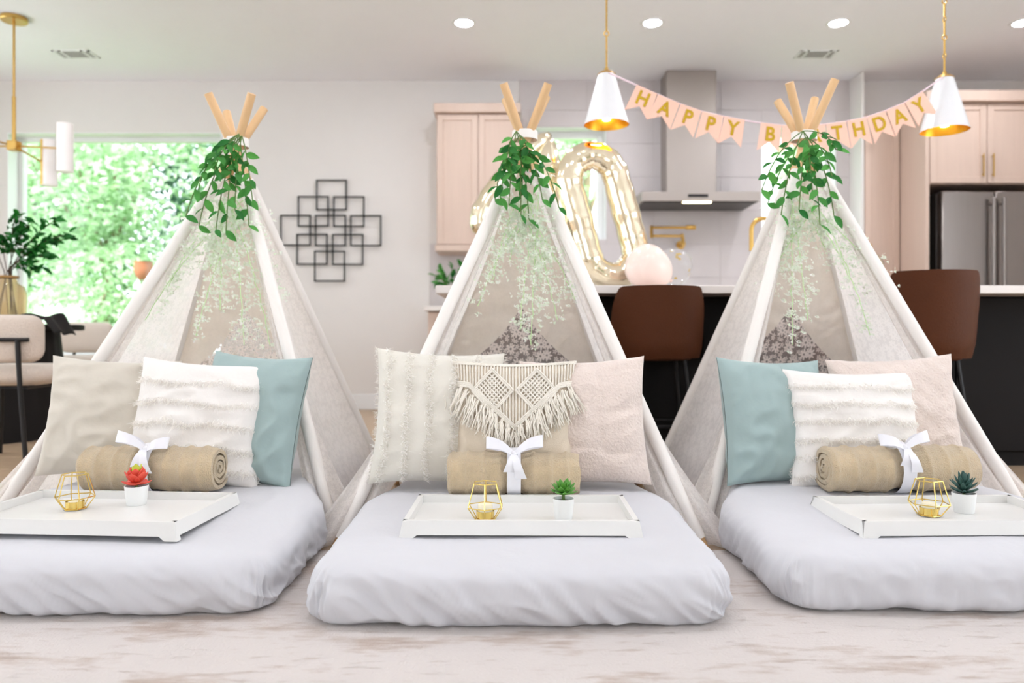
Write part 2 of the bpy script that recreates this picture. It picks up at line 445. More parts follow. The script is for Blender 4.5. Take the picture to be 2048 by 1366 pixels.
# ---- rug
m = MB(); m.box(-3.2, 3.2, -2.4, 2.33, 0, .012, .004)  # widened out of view so the pale pile bounces light to the ceiling
rug = m.build('area_rug', RUG)
tag(rug, 'pale beige distressed area rug under the three mattresses', 'rug')
RZ = .012

# ================================================================ OUTSIDE
m = MB(); m.box(-30, 30, BW + .3, 45, -.5, -.3); o = m.build('lawn', LAWN); tag(o, kind='structure')
def leafcloud(mb, c, rad, n, size, shell=.55, rng=random):
    for _ in range(n):
        while True:
            d = Vector((rng.uniform(-1, 1), rng.uniform(-1, 1), rng.uniform(-1, 1)))
            if .02 < d.length < 1: break
        q = d.length; d = d.normalized() * (shell + (1 - shell) * q)
        lump = 1 + .25 * noise.noise(Vector((d.x * 2.5 + c[0], d.y * 2.5 + c[1], d.z * 2.5)))
        p = Vector((c[0] + d.x * rad[0] * lump, c[1] + d.y * rad[1] * lump, c[2] + d.z * rad[2] * lump))
        s = size * rng.uniform(.6, 1.3)
        a = Vector((rng.gauss(0, 1), rng.gauss(0, 1), rng.gauss(0, .5) - .4)).normalized(); b = a.orthogonal().normalized()
        b = (b * cos(rng.uniform(0, 6)) + a.cross(b) * sin(rng.uniform(0, 6))).normalized()
        i = len(mb.v)
        mb.v += [tuple(p), tuple(p + a * s * .5 + b * s * .26), tuple(p + a * s), tuple(p + a * s * .5 - b * s * .26)]
        mb.f.append((i, i + 1, i + 2, i + 3))
def rawobj(name, mb, m, parent):
    me = bpy.data.meshes.new(name)
    inv = WM[parent.name].inverted()
    me.from_pydata([tuple(inv @ Vector(p)) for p in mb.v], [], mb.f); me.materials.append(m)
    o = bpy.data.objects.new(name, me); col.objects.link(o); o.parent = parent; return o
def tree(name, x, y, z, rad, n, size, lm, label, trunk=.07, cat='tree', lumps=5):
    e = thing(name, label, cat, (x, y, -.3), group='garden plants behind the windows')
    rg = random.Random(int(x * 100 + y * 37)); m = MB()
    for k in range(lumps):
        c = (x + rg.uniform(-.45, .45) * rad[0], y + rg.uniform(-.4, .4) * rad[1], z + rg.uniform(-.5, .5) * rad[2])
        leafcloud(m, c, [r * rg.uniform(.5, .75) for r in rad], n // lumps, size, rng=rg)
    o = rawobj('foliage', m, lm, e); o['kind'] = 'stuff'
    m = MB(); m.tube(bez((x, y, -.3), (x + .1, y, z * .5), (x + .25, y, z + rad[2] * .3), 8), [trunk * (1 - .06 * i) for i in range(9)], 8)
    for k in range(4):
        a = rg.uniform(0, 6.28); m.tube(bez((x + .1, y, z * .55), (x + .5 * cos(a) * rad[0] * .6, y + .3 * sin(a), z * .8), (x + cos(a) * rad[0] * .7, y + sin(a) * rad[1] * .6, z + rad[2] * .4 * rg.random()), 6), [trunk * .45 * (1 - .12 * i) for i in range(7)], 6)
    m.build('trunk', BARK, e)
tree('garden_tree', -5.6, 10.2, 2.9, (2.2, 1.3, 1.5), 9000, .12, TREE1, 'light green leafy tree behind the chandelier, in the large window')
tree('garden_tree', -3.4, 10.6, 3.2, (1.9, 1.3, 1.6), 9000, .12, TREE2, 'mid green tree at the upper part of the large window beside the tent poles')
tree('garden_tree', -4.4, 12.8, 2.6, (3.6, 1.2, 2.8), 9000, .15, TREE3, 'deep green tree farthest back in the large window')
tree('garden_tree', -7.6, 11.6, 2.8, (2.0, 1.3, 2.4), 6000, .14, TREE2, 'mid green tree behind the leftmost edge of the large window')
tree('garden_shrub', -5.3, 9.3, .95, (1.5, .8, .8), 6000, .09, TREE1, 'pale green feathery shrub low in the large window behind the vase', .03, 'shrub')
tree('garden_shrub', -3.3, 9.6, 1.1, (1.3, .8, .9), 6000, .1, TREE2, 'green arching shrub low in the large window behind the tent edge', .03, 'shrub')
tree('flowering_shrub', -5.05, 8.5, .6, (.42, .4, .36), 2600, .07, WHITEFL, 'white flowering bush outside the window above the dining chair', .02, 'shrub')
tree('garden_tree', 1.2, 13.5, 4.6, (1.6, 1.2, 1.5), 5000, .14, TREE1, 'light green tree top seen in the narrow kitchen window', .08)
tree('garden_tree', 6.6, 15.5, 4.2, (1.7, 1.2, 1.5), 4000, .14, TREE1, 'light green tree beyond the narrow window by the range hood', .08)
e = thing('clay_planter', 'orange terracotta planter on a post among the trees', 'planter', (-4.55, 9.1, -.3))
p = P(287, 540, 9.1)
m = MB(); m.tube([(p.x, p.y, -.3), (p.x, p.y, p.z - .18)], .03, 8); m.build('post', BARK, e)
m = MB(); m.lathe([(.05, -.12), (.09, -.07), (.11, .02), (.10, .08), (.11, .1), (.09, .1), (.08, .06)], 20, p, cap1=False); m.build('pot', TERRA, e)

# ================================================================ KITCHEN
def cabinet_door(parent, x0, x1, y, z0, z1, rail=.055, handle=None, hl=.19):
    d = MB(); d.box(x0 + .002, x1 - .002, y - .012, y, z0 + .002, z1 - .002, .001)
    o = d.build('door', OAK, parent)
    f = MB()
    f.box(x0 + .002, x0 + rail, y - .022, y - .011, z0 + .002, z1 - .002, .0015); f.box(x1 - rail, x1 - .002, y - .022, y - .011, z0 + .002, z1 - .002, .0015)
    f.box(x0 + rail, x1 - rail, y - .022, y - .011, z0 + .002, z0 + rail, .0015); f.box(x0 + rail, x1 - rail, y - .022, y - .011, z1 - rail, z1 - .002, .0015)
    f.build('door_frame', OAK, o)
    if handle:
        hx, hz = handle; h = MB()
        h.tube([(hx, y - .045, hz - hl / 2), (hx, y - .045, hz + hl / 2)], .006, 8)
        for s in (-1, 1): h.tube([(hx, y - .02, hz + s * hl * .4), (hx, y - .045, hz + s * hl * .4)], .005, 6)
        h.build('handle', BRASS, o)
# upper cabinet on the left of the tile
yu = 6.5; e = thing('wall_cabinet', 'pale oak two-door wall cabinet beside the gold number balloons', 'cabinet', (-.29, BW, 1.40))
MB().box(-.654, .068, yu + .02, BW - .002, 1.46, 2.6, .002).build('body', OAK, e)
MB().box(-.675, .075, yu - .04, BW - .002, 2.6, 2.68, .004).build('crown', OAK, e)
MB().box(-.665, .072, yu - .015, BW - .002, 1.405, 1.46, .004).build('light_rail', OAK, e)
cabinet_door(e, -.652, -.295, yu + .02, 1.465, 2.595); cabinet_door(e, -.291, .066, yu + .02, 1.465, 2.595)
# base run
for k, (a, b) in enumerate(((-.70, .04), (.05, .79), (.80, 1.54), (1.55, 2.29), (2.30, 3.05))):
    e = thing('base_cabinet', ['pale oak base cabinet at the end of the counter under the leafy plant', 'pale oak base cabinet second from the plant, behind the island', 'pale oak base cabinet under the pot filler', 'pale oak base cabinet below the range hood', 'pale oak base cabinet beside the tall pantry'][k], 'cabinet', ((a + b) / 2, 6.5, 0), group='base cabinets along the tile wall')
    MB().box(a, b, 6.26, BW - .02, .1, .878, .002).build('body', OAK, e)
    MB().box(a, b, 6.32, BW - .02, .0, .1).build('plinth', OAK, e)
    cabinet_door(e, a, (a + b) / 2, 6.26, .12, .87, handle=((a + b) / 2 - .04, .72)); cabinet_door(e, (a + b) / 2, b, 6.26, .12, .87, handle=((a + b) / 2 + .04, .72))
o = MB().box(-.73, 3.07, 6.2, BW - .014, .88, .92, .004).build('back_counter', MARBLE); tag(o, 'white stone worktop along the tiled wall under the leafy plant', 'worktop')
# hood
e = thing('range_hood', 'stainless chimney range hood with a lit strip on the tiled wall', 'hood', (1.58, BW, 1.8))
MB().box(1.355, 1.79, 6.57, BW - .014, 1.9, CZ - .002, .003).build('chimney', HOODM, e)
m = MB(); x0, x1 = 1.10, 2.10
m.add([(x0, 6.35, 1.815), (x1, 6.35, 1.815), (x1, BW - .014, 1.815), (x0, BW - .014, 1.815), (x0, 6.35, 1.895), (x1, 6.35, 1.895), (x1, BW - .014, 1.91), (x0, BW - .014, 1.91)], [(0, 1, 2, 3), (4, 5, 6, 7), (0, 1, 5, 4), (1, 2, 6, 5), (2, 3, 7, 6), (3, 0, 4, 7)])
m.build('canopy', HOODM, e)
MB().box(1.12, 2.08, 6.37, BW - .05, 1.806, 1.815).build('filter_panel', STEELD, e)
MB().box(1.49, 1.66, 6.345, 6.351, 1.848, 1.872).build('display', BLACKM, e)
MB().box(1.45, 1.69, 6.354, 6.385, 1.801, 1.812, .003).build('lamp_strip', STRIPL, e)
# pot filler
e = thing('pot_filler', 'brass folding pot filler tap on the wall under the hood', 'tap', tuple(P(1367, 485, 6.8)))
a = P(1388, 455, 6.62); b = P(1303, 455, 6.62); c = P(1303, 472, 6.66); d = P(1364, 472, 6.7); f = P(1367, 487, 6.72)
MB().tube([a, b], .012, 10).build('arm', BRASS, e); MB().tube([b + Vector((0, 0, .015)), c - Vector((0, 0, .015))], .014, 10).build('joint', BRASS, e)
MB().tube([c, d], .012, 10).build('arm', BRASS, e)
MB().tube([P(1372, 455, 6.62), P(1391, 455, 6.62)], .021, 12).build('spout_head', BRASS, e)
m = MB(); m.tube([d + Vector((0, 0, .02)), f], .015, 10); m.tube([f, (f.x, BW - .012, f.z)], .02, 12); m.tube([(f.x, BW - .02, f.z), (f.x, BW - .01, f.z)], .04, 16); m.build('wall_mount', BRASS, e)
# pantry + fridge enclosure
e = thing('pantry_cabinet', 'tall narrow pale oak pantry cabinet beside the fridge enclosure', 'cabinet', (3.25, 6.7, 0))
MB().box(3.10, 3.415, 6.62, BW - .002, 0, 2.62, .002).build('body', OAK, e)
MB().box(3.075, 3.10, 6.6, BW - .002, 0, CZ - .002, .002).build('end_panel', WALL, e)
cabinet_door(e, 3.105, 3.41, 6.62, .1, 2.6, handle=(3.15, 1.38), hl=.2)
e = thing('fridge_top_cabinet', 'pale oak cabinet with brass handles above the steel fridge', 'cabinet', (3.95, 6.5, 1.93))
MB().box(3.452, 4.42, 6.22, BW - .002, 1.93, 2.6, .002).build('body', OAK, e)
MB().box(3.40, 4.45, 6.15, BW - .002, 2.601, 2.69, .004).build('crown', OAK, e)
cabinet_door(e, 3.455, 3.925, 6.22, 1.935, 2.595, handle=(3.885, 2.08)); cabinet_door(e, 3.928, 4.418, 6.22, 1.935, 2.595, handle=(3.968, 2.08))
for a in (3.42, 4.43): MB().box(a, a + .03, 6.2, BW - .002, 0, 2.6, .002).build('side_panel', OAK, e)
e = thing('refrigerator', 'stainless steel french-door refrigerator under the oak cabinet', 'fridge', (3.98, 6.5, 0))
MB().box(3.53, 4.39, 6.24, BW - .05, .02, 1.86, .004).build('body', STEELD, e)
for a, b, hx in ((3.53, 3.957, 3.92), (3.963, 4.39, 4.005)):
    d = MB().box(a, b, 6.15, 6.238, .68, 1.86, .008).build('door', STEEL, e)
    h = MB(); h.tube([(hx, 6.10, .9), (hx, 6.10, 1.80)], .016, 10)
    for z in (.95, 1.75): h.tube([(hx, 6.155, z), (hx, 6.10, z)], .01, 8)
    h.build('handle', STEEL, d)
d = MB().box(3.53, 4.39, 6.15, 6.238, .05, .67, .008).build('freezer_drawer', STEEL, e)
h = MB(); h.tube([(3.6, 6.1, .6), (4.32, 6.1, .6)], .014, 10)
for x in (3.66, 4.26): h.tube([(x, 6.155, .6), (x, 6.1, .6)], .01, 8)
h.build('handle', STEEL, d)
# counter plant
def leafmesh(name, m, L=1.0, W=.45, fold=.12, droop=.15, n=5):
    mb = MB()
    def fn(u, v):
        t = v; wd = W * sin(pi * min(1, t * .97 + .03)) ** .75 * (1 - .25 * t) * .5
        x = (u - .5) * 2 * wd
        return (x, t * L, abs(u - .5) * 2 * fold * L * wd / (W * .5 + 1e-6) - droop * L * t * t)
    mb.grid(4, n, fn); return mb.mesh(name, m, 180)
GL = leafmesh('leaf', LEAFG, W=.56); VL = leafmesh('leaf', VASEL, W=.5)
def orient(p, d, roll, s, up=(0, 0, 1)):
    d = Vector(d).normalized(); up = Vector(up).normalized()
    if abs(d.dot(up)) > .98: up = Vector((1, 0, 0))
    x = d.cross(up).normalized(); z = x.cross(d)
    R = Matrix((x, d, z)).transposed().to_4x4()
    return Matrix.Translation(p) @ R @ Matrix.Rotation(roll, 4, 'Y') @ Matrix.Scale(s, 4)
e = thing('potted_plant', 'leafy green potted plant on the far end of the counter', 'plant', (-.6, 6.45, .92))
c = P(905, 607, 6.45)
MB().lathe([(.05, .92), (.07, 1.03), (.065, 1.03), (.06, 1.0)], 16, (c.x, c.y, 0)).build('pot', POTM, e)
rg = random.Random(3)
for k in range(9):
    tip = P(rg.uniform(855, 945), rg.uniform(535, 600), 6.45 + rg.uniform(-.12, .1)); b0 = Vector((c.x, c.y, 1.02))
    pts = bez(b0, (b0 + tip) / 2 + Vector((0, 0, .06)), tip, 6)
    MB().tube(pts, .003, 5).build('stem', STEMG, e)
    for i in range(2, 7):
        d = (pts[i] - pts[i - 1]).normalized() + Vector((rg.uniform(-1, 1), rg.uniform(-1, .6), rg.uniform(-.5, .5)))
        link('leaf', GL, e, WM[e.name].inverted() @ orient(pts[i], d, rg.uniform(-1, 1), rg.uniform(.06, .1)))

# ---- island
e = thing('kitchen_island', 'black panelled kitchen island behind the tents', 'island', (1.3, 4.2, 0))
MB().box(-.33, 2.95, 3.90, 4.68, .0, .878, .002).build('body', BLACKI, e)
for k in range(5):
    a = -.33 + k * .656; MB().box(a + .004, a + .652, 3.876, 3.9, .08, .872, .003).build('panel', BLACKI, e)
o = MB().box(-.37, 3.0, 3.62, 4.74, .88, .92, .004).build('island_worktop', MARBLE); tag(o, 'white quartz worktop on the black island under the balloons', 'worktop')
e = thing('kitchen_faucet', 'gold gooseneck kitchen faucet on the island behind the tent', 'faucet', (1.55, 4.4, .92))
c = P(1530, 480, 4.4); r = .07; cz = P(0, 437, 4.4).z - r
MB().tube([(c.x + .06, 4.4, .92), (c.x + .06, 4.4, cz)] + arc((c.x + .06 - r, 4.4, cz), r, 0, pi, 12) + [(c.x + .06 - 2 * r, 4.4, cz - .12)], .013, 10).build('spout', BRASS, e)
MB().lathe([(.03, 0), (.028, .03), (.018, .035)], 16, (c.x + .06, 4.4, .92)).build('base', BRASS, e)
MB().tube([(c.x + .06, 4.4, .98), (c.x + .14, 4.4, 1.0)], .007, 8).build('lever', BRASS, e)

# ---- counter stools
def make_stool(top, label):
    e = thing('counter_stool', label, 'stool', group='brown leather stools along the island')
    m = MB(); zt = top
    def shell(off):
        def fn(u, v):
            a = (u - .5) * 2            # -1..1 around the back
            th_ = a * 1.15; R = .235 + .01 * v
            hgt = .57 + (zt - .57) * v
            side = 1 - .0 * v
            corner = max(0, abs(a) - .7) / .3
            if v > .5: hgt -= (corner ** 2.5) * .09 * (v - .5) * 2
            flare = .95 + .05 * sin(pi * min(1, v * .7 + .25))
            x = sin(th_) * (R + off) * flare
            y = .21 - cos(th_) * (R + off) - .05 * v
            if v < .15: y += .02 * (1 - v / .15)
            return (x, y, hgt)
        return fn
    m.grid(22, 12, shell(0)); m.grid(22, 12, shell(-.028)); n = 23 * 13
    for j in range(12):
        for i in (0, 22):
            a = j * 23 + i; m.f.append((a, a + 23, a + 23 + n, a + n))
    for i in range(22):
        for j in (0, 12):
            a = j * 23 + i; m.f.append((a, a + 1, a + 1 + n, a + n))
    m.build('backrest', LEATHER, e, 50)
    s = MB(); s.lathe([(.02, .56), (.17, .56), (.205, .58), (.21, .62), (.19, .645), (.02, .65)], 28, (0, .2, 0)); s.build('seat', LEATHER, e, 60)
    for sx in (-1, 1):
        for sy in (0, 1):
            MB().tube([(sx * .13, .1 + .2 * sy, .57), (sx * .19, .04 + .33 * sy, 0)], .011, 8).build('leg', BLACKM, e)
    MB().tube([(-.165, .07, .25), (.165, .07, .25), (.165, .345, .25), (-.165, .345, .25)], .008, 8, closed=True).build('footrest', BLACKM, e)
    return e
st = [(.06, .9, 0, 'brown leather counter stool seen through the lace of the middle tent'), (.685, .905, 0, 'brown leather counter stool between the middle and right tents'),
      (1.33, .9, 0, 'brown leather counter stool behind the lace of the right tent'), (1.955, .975, -.12, 'taller brown leather counter stool right of the right tent, by the fridge')]
for x, top, rz, lab in st:
    e = make_stool(top, lab); e.location = (x, 3.45, 0); e.rotation_euler = (0, 0, rz)

# ---- balloons
YB = 4.2; S = F / YB
def foiltube(mb, pts, r, closed=False):
    N = len(pts)
    rs = [r * (1 + .035 * sin(i * 2.1) + .02 * sin(i * 5.3)) for i in range(N)]
    if not closed:
        for i in range(N):
            t = min(i, N - 1 - i) / 4.0
            if t < 1: rs[i] *= sqrt(max(.08, 1 - (1 - t) ** 2))
    mb.tube(pts, rs, 18, closed=closed, flat=.85)
e = thing('number_balloon', 'gold foil number zero balloon leaning on the island', 'balloon', (.55, YB, .92), group='gold number balloons')
hw, hl, rr = .135, .205, .078
pts = [Vector((hw * cos(a), 0, hl + hw * 1.05 * sin(a))) for a in [pi * i / 20 for i in range(21)]] + [Vector((-hw, 0, hl - 2 * hl * i / 10)) for i in range(1, 10)] \
    + [Vector((hw * cos(a), 0, -hl + hw * 1.05 * sin(a))) for a in [pi + pi * i / 20 for i in range(21)]] + [Vector((hw, 0, -hl + 2 * hl * i / 10)) for i in range(1, 10)]
R = Matrix.Translation(P(1205, 432, YB)) @ Matrix.Rotation(radians(-15), 4, 'Y') @ Matrix.Rotation(radians(8), 4, 'Z')
m = MB(); foiltube(m, [R @ p for p in pts], rr, True); m.build('body', FOIL, e, 180)
q = R @ Vector((.01, 0, -hl - hw - .07)); MB().box(q.x - .025, q.x + .025, q.y - .002, q.y + .002, q.z - .03, q.z + .03, M=None).build('valve_tab', FOIL, e)
e = thing('number_balloon', 'gold foil number four balloon behind the middle tent poles', 'balloon', (.1, YB + .16, .92), group='gold number balloons')
Y4 = YB + .17
def line(a, b, n): return [a.lerp(b, i / n) for i in range(n + 1)]
A = P(1092, 282, Y4); B = P(968, 440, Y4); C = P(978, 470, Y4); D_ = P(1112, 468, Y4); E_ = P(1090, 545, Y4)
m = MB(); foiltube(m, bez(P(1100, 268, Y4), P(1000, 350, Y4), P(962, 425, Y4), 16) + bez(P(962, 425, Y4), P(952, 462, Y4), P(985, 468, Y4), 6)[1:], .072); foiltube(m, line(P(970, 468, Y4), P(1136, 462, Y4), 14), .07); foiltube(m, line(P(1094, 272, Y4 + .01), P(1092, 583, Y4 + .01), 20), .08)
m.build('body', FOIL, e, 180)
def balloon(name, label, c, rad, axis, m_, confetti=0):
    e = thing(name, label, 'balloon', tuple(c))
    prof = [(max(.001, rad * sin(a) * (1 - .12 * cos(a))), -rad * cos(a) * (1.0 if a > pi / 2 else 1.18)) for a in [pi * i / 22 for i in range(1, 22)]]
    prof = [(.001, -rad * 1.19)] + prof + [(.001, rad)]
    Rm = Matrix.Translation(c) @ Vector((0, 0, 1)).rotation_difference(Vector(axis)).to_matrix().to_4x4()
    MB().lathe(prof, 28, M=Rm).build('body', m_, e, 180)
    MB().lathe([(.004, -rad * 1.18), (.012, -rad * 1.26), (.004, -rad * 1.27)], 10, M=Rm).build('knot', m_, e)
    rg = random.Random(5)
    cf = MB().box(-.5, .5, -.03, .03, -.5, .5).mesh('confetti', GOLDF, 0)
    for k in range(confetti):
        d = Vector((rg.gauss(0, 1), rg.gauss(0, 1) - .5, rg.gauss(0, 1) - .4)).normalized() * rad * .93
        link('confetti', cf, e, Matrix.Translation(d) @ d.to_track_quat('Y', 'Z').to_matrix().to_4x4() @ Matrix.Scale(.016, 4))
    return e
balloon('party_balloon', 'pale pink latex balloon resting on the island beside the gold zero', Vector((.72, 3.98, 1.04)), .118, (-.85, 0, .5), PINKB)
balloon('party_balloon', 'clear balloon with gold confetti next to the pink balloon', P(1347, 534, 4.2) , .105, (.2, 0, 1), CLEARB, 22)
balloon('party_balloon', 'gold foil balloon peeking out past the right tent edge', Vector((1.93, 4.15, 1.04)), .115, (.1, 0, 1), FOIL)

# ---- pendants
PY = 4.15
def pendant(px, ytop, ybot, label):
    a = P(px, ytop, PY); b = P(px, ybot, PY)
    e = thing('pendant_lamp', label, 'lamp', (a.x, PY, a.z), group='white cone pendants over the island')
    m = MB(); h = a.z - b.z
    m.lathe([(.046, h), (.124, 0), (.121, 0.0), (.044, h - .004)], 36, (a.x, PY, b.z), cap0=False, cap1=True)
    m = MB(); m.lathe([(.046, h), (.124, 0)], 36, (a.x, PY, b.z), cap0=True, cap1=False); m.build('shade', PENDM, e, 60)
    m = MB(); m.lathe([(.044, h - .003), (.1225, .0005)], 36, (a.x, PY, b.z), cap0=False, cap1=False); m.build('gold_lining', GOLDIN, e, 60)
    m = MB(); m.lathe([(.046, h), (.05, h + .004), (.03, h + .02), (.012, h + .026), (.01, h + .04)], 20, (a.x, PY, b.z)); m.build('cap', BRASS, e)
    m = MB(); m.lathe([(.004, .17), (.016, .16), (.018, .12), (.03, .08), (.032, .05), (.02, .025), (.004, .02)], 16, (a.x, PY, b.z)); m.build('bulb', BULB, e, 180)
    z = a.z + .04; k = 0
    while z < CZ - .08:                                        # bar-and-ring chain
        MB().tube([(a.x, PY, z), (a.x, PY, z + .075)], .0055, 8).build('chain_bar', BRASS, e)
        ax = (1, 0, 0) if k % 2 else (0, 1, 0)
        MB().tube(arc((a.x, PY, z + .088), .013, 0, 2 * pi, 12, ax=ax)[:-1], .004, 6, closed=True).build('chain_ring', BRASS, e)
        z += .101; k += 1
    MB().lathe([(.06, CZ - .025), (.06, CZ - .001)], 24, (a.x, PY, 0)).build('canopy', BRASS, e)
    MB().tube([(a.x, PY, z - .02), (a.x, PY, CZ - .02)], .004, 6).build('cable', BRASS, e)
    return a
pa = pendant(1213, 150, 250, 'white cone pendant lamp over the gold zero balloon, holding the banner')
pb = pendant(1889, 158, 262, 'white cone pendant lamp in front of the oak fridge cabinet')
# ---- banner
YBN = 4.1
sp = [(1218, 146), (1272, 170), (1315, 189), (1360, 208), (1403, 223), (1447, 233), (1490, 241), (1520, 246), (1563, 251), (1606, 252.5), (1650, 249), (1692, 243), (1732, 235), (1770, 222), (1808, 206), (1845, 183), (1884, 155)]
q = [P(x, y, YBN) for x, y in sp]
e = thing('birthday_banner', 'pink swallowtail bunting with gold letters HAPPY BIRTHDAY between the pendants', 'banner', tuple(q[8]))
MB().tube([Vector((pa.x, PY, q[0].z))] + q + [Vector((pb.x, PY, q[-1].z))], .004, 6).build('cord', CORD, e)
dg = None
def letter(ch, parent, M_):
    cu = bpy.data.curves.new('letter', 'FONT'); cu.body = ch; cu.size = .106; cu.align_x = 'CENTER'; cu.extrude = .0008; cu.offset = .003
    t = bpy.data.objects.new('tmp', cu); col.objects.link(t)
    me = bpy.data.meshes.new_from_object(t.evaluated_get(bpy.context.evaluated_depsgraph_get()))
    bpy.data.objects.remove(t); me.name = 'letter'
    ys = [v.co.y for v in me.vertices]; mid = (min(ys) + max(ys)) / 2
    for v in me.vertices: v.co = (v.co.x * .92, v.co.z, v.co.y - mid)
    me.materials.clear(); me.materials.append(GOLDF)
    return link('letter', me, parent, M_)
slots = [1, 2, 3, 4, 5, 7, 8, 9, 10, 11, 12, 13, 14]
for ch, s in zip('HAPPYBIRTHDAY', slots):
    a, b = q[s], q[s + 1]; d = (b - a); wd = d.length; ang = -atan2(d.z, d.x); L = .152
    hwf = wd / 2 - .003
    poly = [(-hwf, 0), (hwf, 0), (hwf + .006, -L), (0, -L + .05), (-hwf - .006, -L)]
    Mf = Matrix.Translation((a + b) / 2 + Vector((0, -.006 - .002 * (s % 2), 0))) @ Matrix.Rotation(ang, 4, 'Y')
    f = link('flag', MB().prism(poly, -.0006, .0006).mesh('flag', PINKF, 0), e, WM[e.name].inverted() @ Mf)
    letter(ch, f, Matrix.Translation((0, -.0022, -.056)))

# ---- recessed lights, vents
ldx = []
LMESH = MB().lathe([(.001, 0), (.062, 0)], 28, cap0=False, cap1=False).mesh('lens', LENS, 0)
def downlight(x, y, label):
    e = thing('recessed_light', label, 'light', (x, y, CZ), group='recessed ceiling lights')
    m = MB(); m.lathe([(.062, CZ - .004), (.064, CZ - .007), (.085, CZ - .006), (.09, CZ)], 28, (x, y, 0), cap0=False, cap1=False); m.build('trim_ring', WHITE, e)
    link('lens', LMESH, e, Matrix.Translation((0, 0, -.004)))
for x, lab in ((928, 'round recessed ceiling light above the wall cabinet'), (1305, 'round recessed ceiling light between hood and left pendant'), (1677, 'round recessed ceiling light above the ceiling vent near the right pendant'), (2045, 'round recessed ceiling light at the right edge of the ceiling')):
    p = P(x, 45, F * (CZ - CH) / (HZ - 45)); downlight(p.x, p.y, lab)
for yy, nm in ((4.35, 'above the island row'), (2.15, 'above the beds')):  # unseen lamp rows, added to brighten the kitchen, beds and tent cloth
    for x, side in ((-3.0, 'dining side'), (-.35, 'middle left'), (1.04, 'middle right'), (2.44, 'kitchen side')):
        if yy < 3: x = {-3.0: -2.3, -.35: -.55, 1.04: .62, 2.44: 2.3}[x]
        downlight(x, yy, 'added unseen ceiling lamp %s, %s' % (nm, side))
for px, lab in ((152, 'white ceiling air vent near the chandelier'), (1632, 'white ceiling air vent between range hood and right pendant')):
    p = P(px, 108, F * (CZ - CH) / (HZ - 108)); e = thing('ceiling_vent', lab, 'vent', (p.x, p.y, CZ))
    m = MB(); a, b = .155, .085
    m.box(p.x - a, p.x + a, p.y - b, p.y - b + .018, CZ - .006, CZ); m.box(p.x - a, p.x + a, p.y + b - .018, p.y + b, CZ - .006, CZ)
    for s in (-a, -a + .055, a - .073, a - .018): m.box(p.x + s, p.x + s + .018, p.y - b, p.y + b, CZ - .006, CZ)
    m.build('frame', WHITE, e); MB().box(p.x - a + .01, p.x + a - .01, p.y - b + .01, p.y + b - .01, CZ - .002, CZ - .0005).build('backing', STEELD, e)
    for k in range(7):
        y = p.y - b + .028 + k * .019
        MB().box(p.x - a + .015, p.x + a - .015, y, y + .011, CZ - .0055, CZ - .004).build('slat', mat('vent_slat', (190, 186, 184), .5) if k == 0 and px == 152 else bpy.data.materials['vent_slat'], e)

# ---- wall art
e = thing('wall_art', 'black metal wall art of nine overlapping squares on the white wall', 'wall art', tuple(P(660, 462, BW)))
k = .2928
for i, (x0, x1, y0, y1) in enumerate(((450, 662, 202, 412), (325, 538, 313, 524), (567, 782, 315, 526), (205, 415, 442, 655), (443, 656, 443, 657), (683, 898, 445, 658), (316, 530, 572, 785), (560, 775, 573, 787), (437, 650, 687, 900))):
    dy = BW - .03 - (i % 3) * .006
    cs = [P(500 + x * k, 300 + y * k, dy) for x, y in ((x0, y0), (x1, y0), (x1, y1), (x0, y1))]
    a, b = cs[0].x, cs[1].x; c, d = cs[2].z, cs[0].z; t = .014; m = MB()
    m.box(a, b, dy, dy + .008, d - t, d); m.box(a, b, dy, dy + .008, c, c + t); m.box(a, a + t, dy, dy + .008, c + t, d - t); m.box(b - t, b, dy, dy + .008, c + t, d - t)
    if i in (0, 8, 3, 5): m.tube([((a + b) / 2, dy + .004, d - .006), ((a + b) / 2, BW, d - .006)], .004, 6)
    m.build('square_frame', BLACKM, e)

# ================================================================ DINING CORNER
cp = P(33, 37, 5.48); hub = P(28, 292, 5.48)
e = thing('chandelier', 'brass chandelier with white cylinder shades above the dining table', 'chandelier', (hub.x, hub.y, CZ))
MB().lathe([(.085, CZ - .03), (.09, CZ - .025), (.09, CZ - .001)], 28, (hub.x, hub.y, 0)).build('canopy', BRASS, e)
MB().tube([(hub.x, hub.y, CZ - .03), (hub.x, hub.y, hub.z + .35)], .009, 10).build('rod', BRASS, e)
MB().tube([(hub.x, hub.y, hub.z + .36), (hub.x, hub.y, hub.z)], .013, 10).build('rod', BRASS, e)
MB().box(hub.x - .035, hub.x + .035, hub.y - .035, hub.y + .035, hub.z - .035, hub.z + .035, .004).build('hub', BRASS, e)
for dx, dy, dz, ht in ((.385, -.02, -.02, .35), (.16, .16, -.09, .34), (-.385, .02, .0, .35), (-.2, -.2, .04, .34)):
    q1 = hub + Vector((dx, dy, dz)); d = Vector((dx, dy, 0)).normalized()
    MB().tube([hub, q1 - d * .045], .007, 8).build('arm', BRASS, e)
    m = MB(); m.lathe([(.001, -ht / 2 + .005), (.052, -ht / 2 + .005), (.056, -ht / 2), (.056, ht / 2), (.052, ht / 2), (.001, ht / 2 - .005)], 28, q1); s = m.build('shade', SHADE, e)
    an = atan2(-dy, -dx); m = MB(); m.grid(8, 1, lambda u, v: (q1.x + .058 * cos(an + (u - .5) * 1.0), q1.y + .058 * sin(an + (u - .5) * 1.0), q1.z + (v - .5) * ht)); m.build('brass_strip', BRASS, s)

